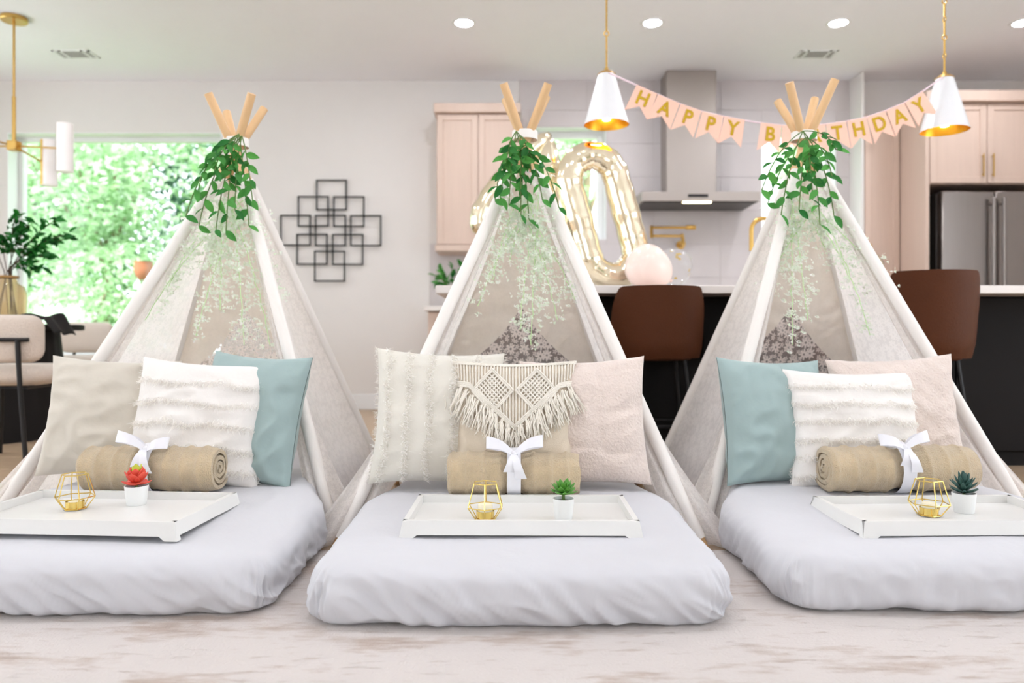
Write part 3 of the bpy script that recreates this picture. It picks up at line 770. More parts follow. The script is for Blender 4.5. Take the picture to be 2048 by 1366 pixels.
TX, TY = -3.55, 5.02
e = thing('dining_table', 'round dining table on a black fluted drum pedestal', 'table', (TX, TY, 0))
m = MB(); n = 96; prof = [(.53, 0), (.52, .02), (.455, .69), (.45, .712)]
vs = []; fs = []
for r_, z in prof:
    for k in range(n):
        a = 2 * pi * k / n; rr_ = r_ * (1 - .016 * (k % 3 == 0)); vs.append((TX + rr_ * cos(a), TY + rr_ * sin(a), z))
for i in range(3):
    for k in range(n): l = (k + 1) % n; fs.append((i * n + k, i * n + l, (i + 1) * n + l, (i + 1) * n + k))
m.add(vs, fs + [tuple(range(n))[::-1], tuple(3 * n + k for k in range(n))]); m.build('pedestal', BLACKI, e, 30)
MB().lathe([(.58, .712), (.60, .716), (.60, .744), (.59, .75), (.01, .75)], 48, (TX, TY, 0)).build('table_top', BLACKI, e)

def rbox(hx, hy, hz, rx, ry, rz, nx, ny, nz, warp=None, sup=0):
    """closed rounded box as one grid mesh; returns MB"""
    def ax(n): return [sin((2 * i / n - 1) * pi / 2) for i in range(n + 1)]
    X, Y, Z = ax(nx), ax(ny), ax(nz); idx = {}; mb = MB()
    def vert(p):
        key = tuple(round(c, 5) for c in p)
        if key in idx: return idx[key]
        v = Vector((p[0] * hx, p[1] * hy, p[2] * hz)); inn = Vector((max(-(hx - rx), min(hx - rx, v.x)), max(-(hy - ry), min(hy - ry, v.y)), max(-(hz - rz), min(hz - rz, v.z))))
        d = Vector(((v.x - inn.x) / rx, (v.y - inn.y) / ry, (v.z - inn.z) / rz))
        nn = d.normalized() if d.length > 1e-9 else d
        if sup and d.length > 1e-9:                            # squarer (superelliptic) vertical profile
            h_ = sqrt(nn.x ** 2 + nn.y ** 2); k_ = (h_ ** sup + abs(nn.z) ** sup) ** (-1 / sup)
            n0 = nn; nn = nn * k_
        q = inn + Vector((nn.x * rx, nn.y * ry, nn.z * rz))
        if warp: q = warp(q, nn)
        idx[key] = len(mb.v); mb.v.append(tuple(q)); return idx[key]
    def face(A, B, f):
        for i in range(len(A) - 1):
            for j in range(len(B) - 1):
                mb.f.append(tuple(vert(f(A[a], B[b])) for a, b in ((i, j), (i + 1, j), (i + 1, j + 1), (i, j + 1))))
    for s in (-1, 1):
        face(X, Y, lambda a, b: (a, b, s)); face(X, Z, lambda a, b: (a, s, b)); face(Y, Z, lambda a, b: (s, a, b))
    return mb
def make_chair(label):
    e = thing('dining_chair', label, 'chair', group='boucle dining chairs around the round table')
    s = rbox(.24, .23, .055, .09, .09, .05, 14, 14, 8); s.v = [(x, y + .02, z + .465) for x, y, z in s.v]; s.build('seat', BOUCLE, e, 180)
    def bend(q, n): return Vector((q.x, q.y + .55 * q.x * q.x, q.z))
    s = rbox(.24, .035, .125, .07, .035, .07, 18, 6, 12, bend); s.v = [(x, y - .235, z + .66) for x, y, z in s.v]; s.build('backrest', BOUCLE, e, 180)
    MB().tube([(x, -.283 + .5 * x * x, .655) for x in [-.19 + .38 * i / 12 for i in range(13)]], .011, 8).build('back_bar', BLACKM, e)
    for sx in (-1, 1):
        MB().tube([(sx * .14, -.275, .655), (sx * .145, -.262, .42), (sx * .19, -.29, 0)], .0125, 8).build('back_leg', BLACKM, e)
        MB().tube([(sx * .17, .18, .42), (sx * .2, .22, 0)], .0125, 8).build('front_leg', BLACKM, e)
    MB().tube([(-.15, -.2, .405), (.15, -.2, .405), (.17, .18, .405), (-.17, .18, .405)], .009, 8, closed=True).build('seat_frame', BLACKM, e)
    return e
for x, y, rz, lab in ((-2.72, 4.12, .12, 'cream boucle dining chair nearest the camera with its black back bar showing'),
                      (-3.52, 5.95, pi - .1, 'cream boucle dining chair on the window side of the round table'),
                      (-2.72, 5.6, pi / 2 + .5, 'cream boucle dining chair half hidden by the left tent edge')):
    e = make_chair(lab); e.location = (x, y, 0); e.rotation_euler = (0, 0, rz)
# vase with branches
VX, VY = P(14, 0, 4.72).x, 4.72
e = thing('branch_vase', 'amber glass bottle vase of dark green branches on the dining table', 'vase', (VX, VY, .75))
m = MB(); m.lathe([(.01, .752), (.095, .752), (.105, .77), (.107, .94), (.095, .985), (.06, 1.005), (.052, 1.03), (.06, 1.045), (.062, 1.05)], 32, (VX, VY, 0), cap1=False)
m.build('bottle', AMBER, e, 60)
MB().lathe([(.058, 1.036), (.066, 1.04), (.066, 1.052), (.056, 1.052)], 32, (VX, VY, 0), cap0=False, cap1=False).build('rim', mat('amber_rim', (176, 132, 70), .3), e)
rg = random.Random(11)
for k in range(9):
    tip = P([125, 112, 95, 130, 60, 30, 5, -30, 75][k], [480, 440, 515, 470, 450, 435, 480, 450, 540][k], VY + rg.uniform(-.15, .15))
    mid = Vector((VX + rg.uniform(-.02, .03), VY, 1.08)); b0 = Vector((VX + rg.uniform(-.06, .06), VY + rg.uniform(-.04, .04), .77))
    pts = line(b0, mid, 3) + bez(mid, (mid + tip) / 2 + Vector((-.02, 0, .07)), tip, 9)[1:]
    MB().tube(pts, .003, 5).build('branch', mat('twig', (70, 50, 36), .8) if k == 0 else bpy.data.materials['twig'], e)
    for i in range(6, len(pts)):
        for r_ in range(4):
            d = (pts[i] - pts[i - 1]).normalized() * .5 + Vector((rg.uniform(-1, 1), rg.uniform(-1, 1), rg.uniform(-.7, .9)))
            link('leaf', VL, e, WM[e.name].inverted() @ orient(pts[i] + Vector((rg.uniform(-.02, .02),) * 3), d, rg.uniform(-1.5, 1.5), rg.uniform(.045, .075)))
# black napkin draped over the table edge, and a glass bottle on the sill
def nap(u, v):
    p = P(48 + 92 * u, 0, 4.75); th_ = .018 * sin(u * 7 + v * 3) + .012 * sin(v * 9)
    y = 4.62 + .2 * v + .02 * sin(u * 5)
    z = .775 + .03 * sin(pi * u) + th_ * .8
    if u > .72: z -= (u - .72) * .36 * (1 - .1 * v); 
    return (p.x + .01 * sin(v * 8), y, z)
m = MB(); m.grid(30, 12, nap); o = m.build('table_napkin', mat('black_cloth', (28, 24, 23), .9, bump=.2), None, 180)
sm = o.modifiers.new('thickness', 'SOLIDIFY'); sm.thickness = .006
tag(o, 'black crumpled cloth napkin draped over the dining table edge', 'napkin')
b = P(209, 703, 6.92)
e = thing('glass_bottle', 'clear glass bottle with dark stopper on the big window sill', 'bottle', (b.x, b.y, .48))
MB().lathe([(.01, 0), (.04, 0), (.045, .02), (.043, .12), (.02, .18), (.018, .24), (.022, .25)], 20, (b.x, b.y, .483), cap1=False).build('bottle', glassmat('green_glass', (226, 238, 232), 1, .03, .12), e, 60)
MB().lathe([(.012, .22), (.018, .25), (.03, .265), (.026, .295), (.01, .30)], 14, (b.x, b.y, .483)).build('stopper', mat('dark_stopper', (64, 44, 34), .6), e)

# ================================================================ TENTS
TENTS = {
 'left':   dict(ap=(-1.104, 3.0, 1.45), f=[(-1.77, 2.5), (-.585, 2.5), (-.575, 3.45), (-1.70, 3.45)]),
 'middle': dict(ap=(.05, 2.93, 1.46), f=[(-.56, 2.38), (.61, 2.38), (.585, 3.42), (-.53, 3.42)]),
 'right':  dict(ap=(1.168, 3.0, 1.475), f=[(.63, 2.5), (1.76, 2.5), (1.72, 3.45), (.64, 3.45)])}
ST = .90        # where the cloth stops on the poles
def make_tent(key, label):
    T = TENTS[key]; ap = Vector(T['ap']); ft = [Vector((x, y, 0)) for x, y in T['f']]
    ctr = sum(ft, Vector()) / 4
    e = thing('teepee_tent', label, 'tent', (ctr.x, ctr.y, 0), group='white lace play tents')
    offs = [Vector((-.012, -.022, 0)), Vector((.012, -.018, 0)), Vector((.016, .02, 0)), Vector((-.016, .018, 0))]
    poles = []
    rg = random.Random(hash(key) % 7 if False else len(key))
    for k in range(4):
        a = ft[k] + Vector((0, 0, 0.012 if ft[k].y < 2.33 else 0)); q_ = ap - offs[k]
        ext = [.115, .105, .12, .125][k] + rg.uniform(-.01, .012)
        top = a + (q_ - a) * (1 + ext); poles.append((a, q_))
        MB().tube([a, top], .0165, 12).build('pole', WOODP, e)
        MB().tube([a + (q_ - a) * .02, a + (q_ - a) * ST], .0215, 14, caps=True).build('pole_sleeve', SLEEVE, e)
    m = MB(); ring = [ap + Vector((.056 * cos(2 * pi * i / 20), .05 * sin(2 * pi * i / 20), 0)) for i in range(20)]
    m.grid(20, 1, lambda u, v: (ap.x + .05 * cos(2 * pi * u), ap.y + .046 * sin(2 * pi * u), ap.z - .002 + .034 * (v - .5))); o = m.build('tie_band', SLEEVE, e, 180)
    def panel(i, j, name, mt, sag, lo=0.004, hi=ST, mask=None, inner=0.0, nu=28, nv=30, ulo=0, uhi=1):
        (a, qa), (b, qb) = poles[i], poles[j]
        def fn(u, v):
            u2 = ulo + (uhi - ulo) * u; s = lo + (hi - lo) * v
            p = (a + (qa - a) * s).lerp(b + (qb - b) * s, u2)
            c = Vector((ctr.x, ctr.y, p.z)).lerp(Vector((ap.x, ap.y, p.z)), s)
            inw = (c - p); inw = inw.normalized() if inw.length > 1e-5 else inw
            w_ = 4 * u2 * (1 - u2)
            rip = .006 * NZ(u2 * 7 + i * 3, s * 1.6, i) + .008 * NZ(u2 * 3, s * 4, 7 + i)
            p = p + inw * (sag * w_ * (.4 + .6 * sin(pi * min(1, s))) + rip * w_ + inner)
            return (p.x, p.y, max(.012, p.z))
        wdt = (a - b).length
        def uvf(u, v):
            u2 = ulo + (uhi - ulo) * u; s = lo + (hi - lo) * v
            return ((u2 - .5) * wdt * (1 - s), s * 1.55)
        if mask:
            fn0 = fn; uv0 = uvf
            fn = lambda u, v: fn0(mask(u, v), v); uvf = lambda u, v: uv0(mask(u, v), v)
        m = MB(); m.grid(nu, nv, fn, uvfn=uvf); return m.build(name, mt, e, 180)
    panel(0, 3, 'side_panel', LACED, .035); panel(1, 2, 'side_panel', LACED, .035)
    panel(3, 2, 'back_panel', LACE, .03)
    # two lining curtains on the back that leave a triangular opening below
    zt = .50
    def edge(v):                                              # v along the height
        s = v * ST
        return .5 if s > .545 else .5 - min(.485, .36 * (.545 - s) / .165)
    panel(3, 2, 'back_lining', LINING, .03, inner=.02, mask=lambda u, v: u * edge(v))
    panel(3, 2, 'back_lining', LINING, .03, inner=.02, mask=lambda u, v: 1 - u * edge(v))
    # front flaps gathered against the front poles
    for k, o_ in ((0, 1), (1, 0)):
        (a, qa), (b, qb) = poles[k], poles[o_]
        sgn = 1 if b.x > a.x else -1
        def fn(u, v):
            s = .008 + (ST - .01) * v; p = a + (qa - a) * s
            fl2 = max(0, (.3 - v) / .3) ** 1.3; wd = .015 + .075 * (1 - v) ** .9 + .09 * fl2
            fold = .011 * (.35 + .9 * (1 - v)) * sin(u * 13 + 3 * s + k) + .004 * NZ(u * 9, s * 12, k)
            x = p.x + sgn * (wd * u - .5 * wd * (1 - v) ** 2 - .03 * fl2); y = p.y + .02 - .05 * fl2 + fold * (1 + fl2)
            return (x, y, max(.014, p.z - .03 * u * (1 - v)))
        m = MB(); m.grid(26, 44, fn, uvfn=lambda u, v: (u * .25, v * 1.5)); m.build('front_flap', LACED, e, 180)
    return e
make_tent('left', 'white lace teepee tent in front of the large garden window')
make_tent('middle', 'white lace teepee tent in the middle, before the gold balloons')
make_tent('right', 'white lace teepee tent behind the bed with the dark blue-green succulent')

# ---- green leaf garlands at the tent tops, pale blossom vines below
def garland(key, label, starts, ends, nl, seed, Dm=2.86):
    rg = random.Random(seed); c0 = P(*starts[0], Dm)
    e = thing('leaf_garland', label, 'garland', tuple(c0), group='green leaf garlands on the tent tops')
    for k, (ex, ey) in enumerate(ends):
        sx, sy = starts[k % len(starts)]; a = P(sx, sy, Dm); b = P(ex, ey, Dm - .05 + rg.uniform(-.03, .03))
        mid = a.lerp(b, .45) + Vector(((b.x - a.x) * .25, -.03, .03)); pts = bez(a, mid, b, 10)
        MB().tube(pts, .0022, 5).build('stem', STEMG, e)
        for i in range(nl):
            t = .28 + .72 * (i + rg.random() * .5) / nl; j = min(9, int(t * 10)); p = pts[j].lerp(pts[j + 1], t * 10 - j if j < 9 else 1)
            d = (pts[j + 1] - pts[j]).normalized(); side = 1 if i % 2 else -1
            d = d * .55 + Vector((side * rg.uniform(.35, 1.0), rg.uniform(-.55, .1), rg.uniform(-.55, .25)))
            link('leaf', GL, e, WM[e.name].inverted() @ orient(p, d, rg.uniform(-.9, .9), rg.uniform(.04, .058), (0, -1, .5)))
garland('left', 'green leaf garland hanging from the left tent poles', [(478, 268), (484, 272)], [(372, 432), (398, 452), (396, 380), (432, 460), (452, 462), (470, 420), (498, 452), (505, 400), (460, 350), (430, 340)], 8, 1)
garland('middle', 'green leaf garland hanging from the middle tent poles', [(1033, 262), (1040, 270)], [(990, 400), (1000, 395), (1018, 410), (1042, 430), (1058, 440), (1118, 415), (1085, 400), (1062, 340), (1010, 345), (1045, 380)], 8, 2, 2.8)
garland('right', 'green leaf garland hanging from the right tent poles', [(1606, 262), (1612, 275)], [(1524, 380), (1535, 408), (1562, 430), (1598, 420), (1625, 400), (1640, 450), (1668, 432), (1664, 352), (1672, 300), (1620, 340)], 8, 3)
BLM = MB()
def blossom_mesh(seed):
    rg = random.Random(seed); m = MB()
    for k in range(7):
        a = rg.uniform(0, 6.28); d = Vector((cos(a), rg.uniform(-.6, .6), sin(a) * .8)).normalized(); b = d.orthogonal().normalized(); s = rg.uniform(.5, 1)
        o = Vector((rg.uniform(-.4, .4), rg.uniform(-.3, .3), rg.uniform(-.4, .4)))
        i = len(m.v); m.v += [tuple(o), tuple(o + d * s * .5 + b * s * .3), tuple(o + d * s), tuple(o + d * s * .5 - b * s * .3)]; m.f.append((i, i + 1, i + 2, i + 3))
    return m
BL = [blossom_mesh(k) for k in range(6)]
def vines(key, label, ends, seed):
    rg = random.Random(seed); T = TENTS[key]; ap = Vector(T['ap'])
    e = thing('blossom_vine', label, 'garland', (ap.x, ap.y, ap.z - .2), group='pale blossom vines inside the tents')
    fy = T['f'][0][1]
    for k, (ex, ey) in enumerate(ends):
        D0 = ap.y - .11; z1 = CH - (ey - HZ) * 2.75 / F
        Df = fy + (ap.y - fy) * (z1 / ap.z) + .06; D1 = Df * .55 + (ap.y - .12) * .45
        a = P(1024 + (ap.x / ap.y) * F + rg.uniform(-30, 30), 400 + rg.uniform(-15, 15), D0); b = P(ex, ey, D1)
        mid = a.lerp(b, .5) + Vector(((b.x - a.x) * .14, 0, .02)); pts = bez(a, mid, b, 26)
        pts = [p + Vector((.008 * NZ(i * .5, k, seed), 0, 0)) for i, p in enumerate(pts)]
        MB().tube(pts, .0018, 5).build('stem', WISTS, e)
        m = MB()
        for i in range(26):
            t = i / 26; dens = int(6 * (1 - .6 * t) * (.5 if t < .2 else 1)) + 1
            for _ in range(dens):
                p = pts[i].lerp(pts[i + 1], rg.random()); sp_ = .034 * (1 - .6 * t) + .006
                p = p + Vector((rg.gauss(0, sp_), rg.gauss(0, sp_ * .5), rg.gauss(0, sp_)))
                s = rg.uniform(.010, .019); src = BL[rg.randrange(6)]
                m.add([tuple(Vector(v) * s + p) for v in src.v], src.f)
        o = rawobj('blossom', m, WIST, e); o['kind'] = 'stuff'
vines('left', 'pale green and white blossom vine hanging in the left tent', [(338, 572), (290, 640), (392, 672), (440, 620), (488, 690), (540, 690), (560, 600), (420, 540)], 21)
vines('middle', 'pale green and white blossom vine hanging in the middle tent', [(955, 612), (985, 560), (1040, 660), (1062, 690), (1115, 640), (1095, 560), (1150, 600), (1020, 520)], 22)
vines('right', 'pale green and white blossom vine hanging in the right tent', [(1522, 600), (1560, 520), (1585, 690), (1615, 640), (1740, 670), (1790, 598), (1700, 560), (1650, 500)], 23)

# ================================================================ BEDS
def top_z(y): return .154 + .05 * max(0, min(.7, y - 1.95))
def mattress(x0, x1, y0, y1, label, seed):
    cx, cy = (x0 + x1) / 2, (y0 + y1) / 2; hx, hy, hz = (x1 - x0) / 2, (y1 - y0) / 2, (.154 - RZ) / 2
    def warp(q, n):
        X, Y = q.x + cx + seed * 5, q.y + cy
        zn = (q.z + hz) / (2 * hz); side = sqrt(n.x ** 2 + n.y ** 2)
        # gathered folds on the sides, stronger towards the hem; diagonal drift
        k = max(0, min(1, side * 1.4))
        f1 = NZ(X * 8 + q.z * 10, Y * 8 - q.z * 6, seed); f2 = 1 - abs(NZ(X * 17 + q.z * 20 * sin(seed), Y * 17 + q.z * 14, seed + 4)) * 2.4
        amp = (.003 + .024 * max(0, 1 - zn) ** 1.1) * k
        cor = abs(n.x * n.y) * 4 * side                        # deeper creases round the corners
        f3 = (1 - 2.2 * abs(NZ(atan2(n.y, n.x) * 7, q.z * 9 + seed * 3, seed))) * cor * .009 * (1.15 - zn)
        d = amp * (.6 * f1 + .55 * f2) + f3
        q = q + Vector((n.x * d, n.y * d, 0))
        if zn < .5 and side > .05:                             # the sheet drops straighter to the floor than an ellipse
            g = .07 * (1 - min(1, side)); q = q + Vector((n.x / side * g, n.y / side * g, 0))
        tp = max(0, min(1, (q.y + cy - 2.33) / .25)); tp = tp * tp * (3 - 2 * tp)
        q.x *= 1 - .15 * tp                                    # squeezed in between the tent panels
        bow = .03 * (1 - min(1, abs(q.x) / hx) ** 2) * max(0, -n.y) * 1.0    # belly of the front
        q.y -= bow
        if zn > .5:
            t = (zn - .5) * 2
            q.z += t * (top_z(q.y + cy) - .154) + t * (.006 * NZ(X * 2.2, Y * 2.2, seed) + .0025 * NZ(X * 7, Y * 7, seed + 2))
        else:
            lift = max(0, NZ(X * 8, Y * 8, seed + 9) + .1) * .03 * k * (1 - zn * 2)
            q.z += lift
        q.z = max(q.z, -hz + .0005)
        return q
    m = rbox(hx, hy, hz, .10, .10, hz * .98, 150, 130, 44, warp, 3.0)
    m.v = [(x + cx, y + cy, z + hz + RZ) for x, y, z in m.v]
    o = m.build('floor_mattress', SHEET, None, 180, loc=(cx, cy, RZ)); tag(o, label, 'mattress', 'white sheeted floor mattresses')
    return o
mattress(-1.60, -.585, 1.785, 3.36, 'white sheeted floor mattress under the tray with the red succulent', 1)
mattress(-.475, .515, 1.715, 3.32, 'white sheeted floor mattress in the middle under the green succulent tray', 2)
mattress(.655, 1.66, 1.81, 3.36, 'white sheeted floor mattress under the tray with the dark succulent', 3)

# ---- trays
def tray(c, rz, w_, d_, label, zt=.196):
    e = thing('bed_tray', label, 'tray', (c[0], c[1], .17), rz, group='white bed trays')
    Z = zt - .17; t = .014; fl_ = .008
    W, Dp = w_ / 2, d_ / 2
    MB().box(-W + .01, W - .01, -Dp + .01, Dp - .01, Z - .03, Z - .022, .001).build('base_panel', TRAYM, e, world=False)
    for s in (-1, 1):
        for nm, lx in (('front_rail', 1), ):
            vs = [(-W, s * Dp, Z), (W, s * Dp, Z), (W, s * (Dp - t), Z), (-W, s * (Dp - t), Z), (-W - .007, s * (Dp + fl_), Z - .036), (W + .007, s * (Dp + fl_), Z - .036), (W, s * (Dp - t), Z - .036), (-W, s * (Dp - t), Z - .036)]
            fs = [(0, 1, 2, 3), (4, 5, 6, 7), (0, 1, 5, 4), (1, 2, 6, 5), (2, 3, 7, 6), (3, 0, 4, 7)]
            MB().add(vs, fs).build('long_rail', TRAYM, e, world=False, smooth=0)
        vs = [(s * W, -Dp, Z), (s * W, Dp, Z), (s * (W - t), Dp - t, Z), (s * (W - t), -Dp + t, Z), (s * (W + .007), -Dp - fl_, Z - .036), (s * (W + .007), Dp + fl_, Z - .036), (s * (W - t), Dp - t, Z - .036), (s * (W - t), -Dp + t, Z - .036)]
        MB().add(vs, [(0, 1, 2, 3), (4, 5, 6, 7), (0, 1, 5, 4), (1, 2, 6, 5), (2, 3, 7, 6), (3, 0, 4, 7)]).build('short_rail', TRAYM, e, world=False, smooth=0)
    for sx in (-1, 1):
        for sy in (-1, 1):
            x_ = sx * (W + .007); y_ = sy * (Dp + fl_)
            vs = [(x_, y_, Z - .036), (x_ - sx * .045, y_, Z - .036), (x_ - sx * .045, y_ - sy * .02, Z - .036), (x_, y_ - sy * .02, Z - .036), (x_ + sx * .003, y_ + sy * .002, Z - .047), (x_ - sx * .03, y_ + sy * .002, Z - .047), (x_ - sx * .03, y_ - sy * .02, Z - .047), (x_ + sx * .003, y_ - sy * .02, Z - .047)]
            MB().add(vs, [(0, 1, 2, 3), (4, 5, 6, 7), (0, 1, 5, 4), (1, 2, 6, 5), (2, 3, 7, 6), (3, 0, 4, 7)]).build('foot', TRAYM, e, world=False, smooth=0)
    return e, zt - .022
trL, zfL = tray((-1.15, 2.105), -.07, .615, .36, 'white bed tray holding the red succulent', .205)
trM, zfM = tray((.025, 2.115), -.01, .617, .325, 'white bed tray holding the bright green succulent', .196)
trR, zfR = tray((1.21, 2.11), .03, .60, .31, 'white bed tray holding the dark spiky succulent', .196)

# ---- wire lanterns and candles
def lantern(x, y, z, label, clabel, ch, ph=0.0, k=1.0):
    e = thing('wire_lantern', label, 'lantern', (x, y, z), ph, group='gold geometric candle lanterns')
    def hexr(r, zz): return [Vector((r * cos(pi / 3 * i), r * sin(pi / 3 * i), zz)) for i in range(6)]
    t, mdd, b = hexr(.034 * k, .1 * k), hexr(.053 * k, .036 * k), hexr(.03 * k, .003); r_ = .0016
    MB().tube(t, r_, 6, closed=True).build('top_ring', GOLDW, e, world=False); MB().tube(mdd, r_, 6, closed=True).build('middle_ring', GOLDW, e, world=False); MB().tube(b, r_, 6, closed=True).build('base_ring', GOLDW, e, world=False)
    for i in range(6): MB().tube([t[i], mdd[i], b[i]], r_, 6).build('strut', GOLDW, e, world=False)
    MB().lathe([(.001, .002), (.024, .002), (.025, .024), (.023, .024), (.022, .006), (.001, .005)], 24).build('candle_cup', GOLDW, e, world=False)
    m = MB(); m.lathe([(.001, 0), (.0205, 0), (.0205, ch - .003), (.018, ch), (.001, ch - .002)], 20, (x, y, z + .0062)); o = m.build('votive_candle', CANDLE, None, loc=(x, y, z + .006))
    tag(o, clabel, 'candle', 'small wax candles in the lanterns')
lantern(P(166, 0, 2.18).x, 2.14, zfL, 'gold wire lantern on the tray beside the red succulent', 'low wax tealight inside the lantern near the red succulent', .016, .2)
lantern(P(971, 0, 2.08).x, 2.06, zfM, 'gold wire lantern on the tray beside the bright green succulent', 'cream wax candle inside the lantern of the middle tray', .036, .52)
lantern(P(1850, 0, 2.12).x, 2.10, zfR, 'gold wire lantern on the tray beside the dark succulent', 'cream wax candle inside the lantern near the dark succulent', .03, .35)
# ---- succulents
def succ_leaf(name, m_, L, W, T, cup, n=6):
    mb = MB(); pts = []
    def ring(t):
        wd = W * (sin(pi * min(1, .12 + .82 * t)) ** .6) * .5 * (1 if t < .98 else .3); th_ = T * .5 * (1 - t * .7)
        c = Vector((0, L * t, cup * t * t * L))
        return [c + Vector((wd * cos(a), 0, th_ * sin(a))) for a in [2 * pi * k / 8 for k in range(8)]]
    vs = []; fs = []
    for i in range(n + 1): vs += ring(i / n)
    for i in range(n):
        for k in range(8): l = (k + 1) % 8; fs.append((i * 8 + k, i * 8 + l, (i + 1) * 8 + l, (i + 1) * 8 + k))
    fs += [tuple(range(8))[::-1], tuple(n * 8 + k for k in range(8))]
    return mb.add(vs, fs).mesh(name, m_, 180)
def succulent(x, y, z, label, tiers, lm, h=.058, rt=.030, cen=None):
    e = thing('potted_succulent', label, 'plant', (x, y, z), group='small potted succulents on the trays')
    MB().lathe([(.001, 0), (rt * .78, 0), (rt * .82, .002), (rt, h), (rt * .93, h), (rt * .9, h - .008)], 28, cap1=False).build('pot', POTM, e, world=False)
    MB().lathe([(.001, h - .008), (rt * .9, h - .009)], 20, cap0=False, cap1=False).build('soil', SOIL, e, world=False)
    MB().tube([(0, 0, h - .01), (0, 0, h + .02)], .004, 6).build('stem', STEMG, e, world=False)
    rg = random.Random(int(x * 100))
    for n_, el, s, zz, me in tiers:
        ph = rg.uniform(0, 6)
        for k in range(n_):
            a = ph + 2 * pi * k / n_ + rg.uniform(-.1, .1); d = Vector((cos(a) * cos(el), sin(a) * cos(el), sin(el) + rg.uniform(-.08, .08)))
            link('leaf', me, e, orient(Vector((cos(a) * .004, sin(a) * .004, h + zz)), d, 0, s * rg.uniform(.9, 1.1)))
    return e
fat = succ_leaf('leaf', SUCR, 1, 1.0, .3, .35); faty = succ_leaf('leaf', SUCY, 1, .6, .25, .2); grl = succ_leaf('leaf', SUCG, 1, .5, .16, .25); bll = succ_leaf('leaf', SUCB, 1, .36, .2, .2)
succulent(P(273, 0, 2.2).x, 2.2, zfL, 'red fat-leaved succulent in a white pot', [(6, -.15, .034, .006, fat), (6, .45, .037, .012, fat), (5, .85, .038, .016, fat), (4, 1.2, .04, .018, faty)], fat, .056, .033)
succulent(P(1127, 0, 2.06).x, 2.06, zfM, 'bright green rosette succulent in a white pot', [(9, .05, .036, .012, grl), (9, .4, .036, .016, grl), (7, .8, .032, .02, grl), (4, 1.2, .026, .022, grl)], grl, .058, .0295)
succulent(P(1928, 0, 2.14).x, 2.14, zfR, 'dark blue-green spiky succulent in a white pot', [(9, .15, .036, .002, bll), (9, .45, .038, .01, bll), (8, .75, .036, .016, bll), (6, 1.05, .034, .024, bll), (4, 1.35, .03, .03, bll)], bll, .056, .032)

# ---- pillows
def psurf(w_, h_, t_, seed, wr=.004):
    def fn(u, v, side):
        a, b = 2 * u - 1, 2 * v - 1
        puff = ((1 - a ** 4) * (1 - b ** 4))
        th_ = .0012 + t_ / 2 * max(0, (1 - a * a) * (1 - b * b)) ** .42
        pin = 1 - .075 * (1 - b * b) * abs(a) ** 1.5; pin2 = 1 - .075 * (1 - a * a) * abs(b) ** 1.5
        x = a * w_ / 2 * pin; z = b * h_ / 2 * pin2
        edge_ = max(0, 1 - puff)
        wv = wr * NZ(a * 2.2 + seed, b * 2.2, seed) * puff + wr * .7 * NZ(a * 6 + seed * 2, b * 3, seed + 3) * (puff * .5 + edge_ * .6) * (0 if (abs(a) > .995 or abs(b) > .995) else 1)
        fold = 1 - abs(NZ(a * 1.6 + b * 1.1 + seed, b * 2.6 - a * 1.4, seed * 1.3)) * 3.0
        wv += wr * 1.1 * max(-.4, fold) * min(1, puff * 2.5)
        bottom = .012 * max(0, -b - .3) * sin(a * 5 + seed)
        return Vector((x, -side * (th_ + wv) , z + 0 * bottom))
    return fn
def pillow(label, w_, h_, t_, loc, rot, m_, seed, name='throw_pillow', wr=.0055, n=46, rib=None, group=None):
    S_ = psurf(w_, h_, t_, seed, wr)
    e = thing(name, label, 'pillow', loc, rot=rot, group=group)
    mb = MB(); N = n + 1
    vs = []; 
    for side in (1, -1):
        for j in range(N):
            for i in range(N):
                p = S_(i / n, j / n, side)
                if rib and side == 1: p.y -= rib(i / n, j / n)
                vs.append(tuple(p))
    fs = []
    for s in range(2):
        for j in range(n):
            for i in range(n): a = s * N * N + j * N + i; fs.append((a, a + 1, a + N + 1, a + N))
    mb.add(vs, fs)
    me_ = mb.mesh('cover', m_, 0)
    bm = bmesh.new(); bm.from_mesh(me_); bmesh.ops.remove_doubles(bm, verts=bm.verts, dist=.0004); bmesh.ops.recalc_face_normals(bm, faces=bm.faces); bm.to_mesh(me_); bm.free(); me_.shade_smooth(); me_.set_sharp_from_angle(angle=radians(65))
    link('cover', me_, e); return e, S_
def strand(m, p, d, L, wdt, rg, curl=.3):
    d = d.normalized(); s = Vector((rg.gauss(0, 1), rg.gauss(0, 1), rg.gauss(0, 1))).normalized().cross(d)
    s = s.normalized() * wdt; q1 = p + d * L * .5 + Vector((rg.gauss(0, 1), rg.gauss(0, 1), rg.gauss(0, 1))) * L * curl * .3; q2 = p + d * L + Vector((rg.gauss(0, 1), rg.gauss(0, 1), rg.gauss(0, 1))) * L * curl
    i = len(m.v); m.v += [tuple(p - s), tuple(p + s), tuple(q1 + s), tuple(q1 - s), tuple(q2)]; m.f += [(i, i + 1, i + 2, i + 3), (i + 3, i + 2, i + 4)]
def rawchild(name, m, mt, e):
    me = bpy.data.meshes.new(name); me.from_pydata(m.v, [], m.f); me.materials.append(mt); return link(name, me, e)
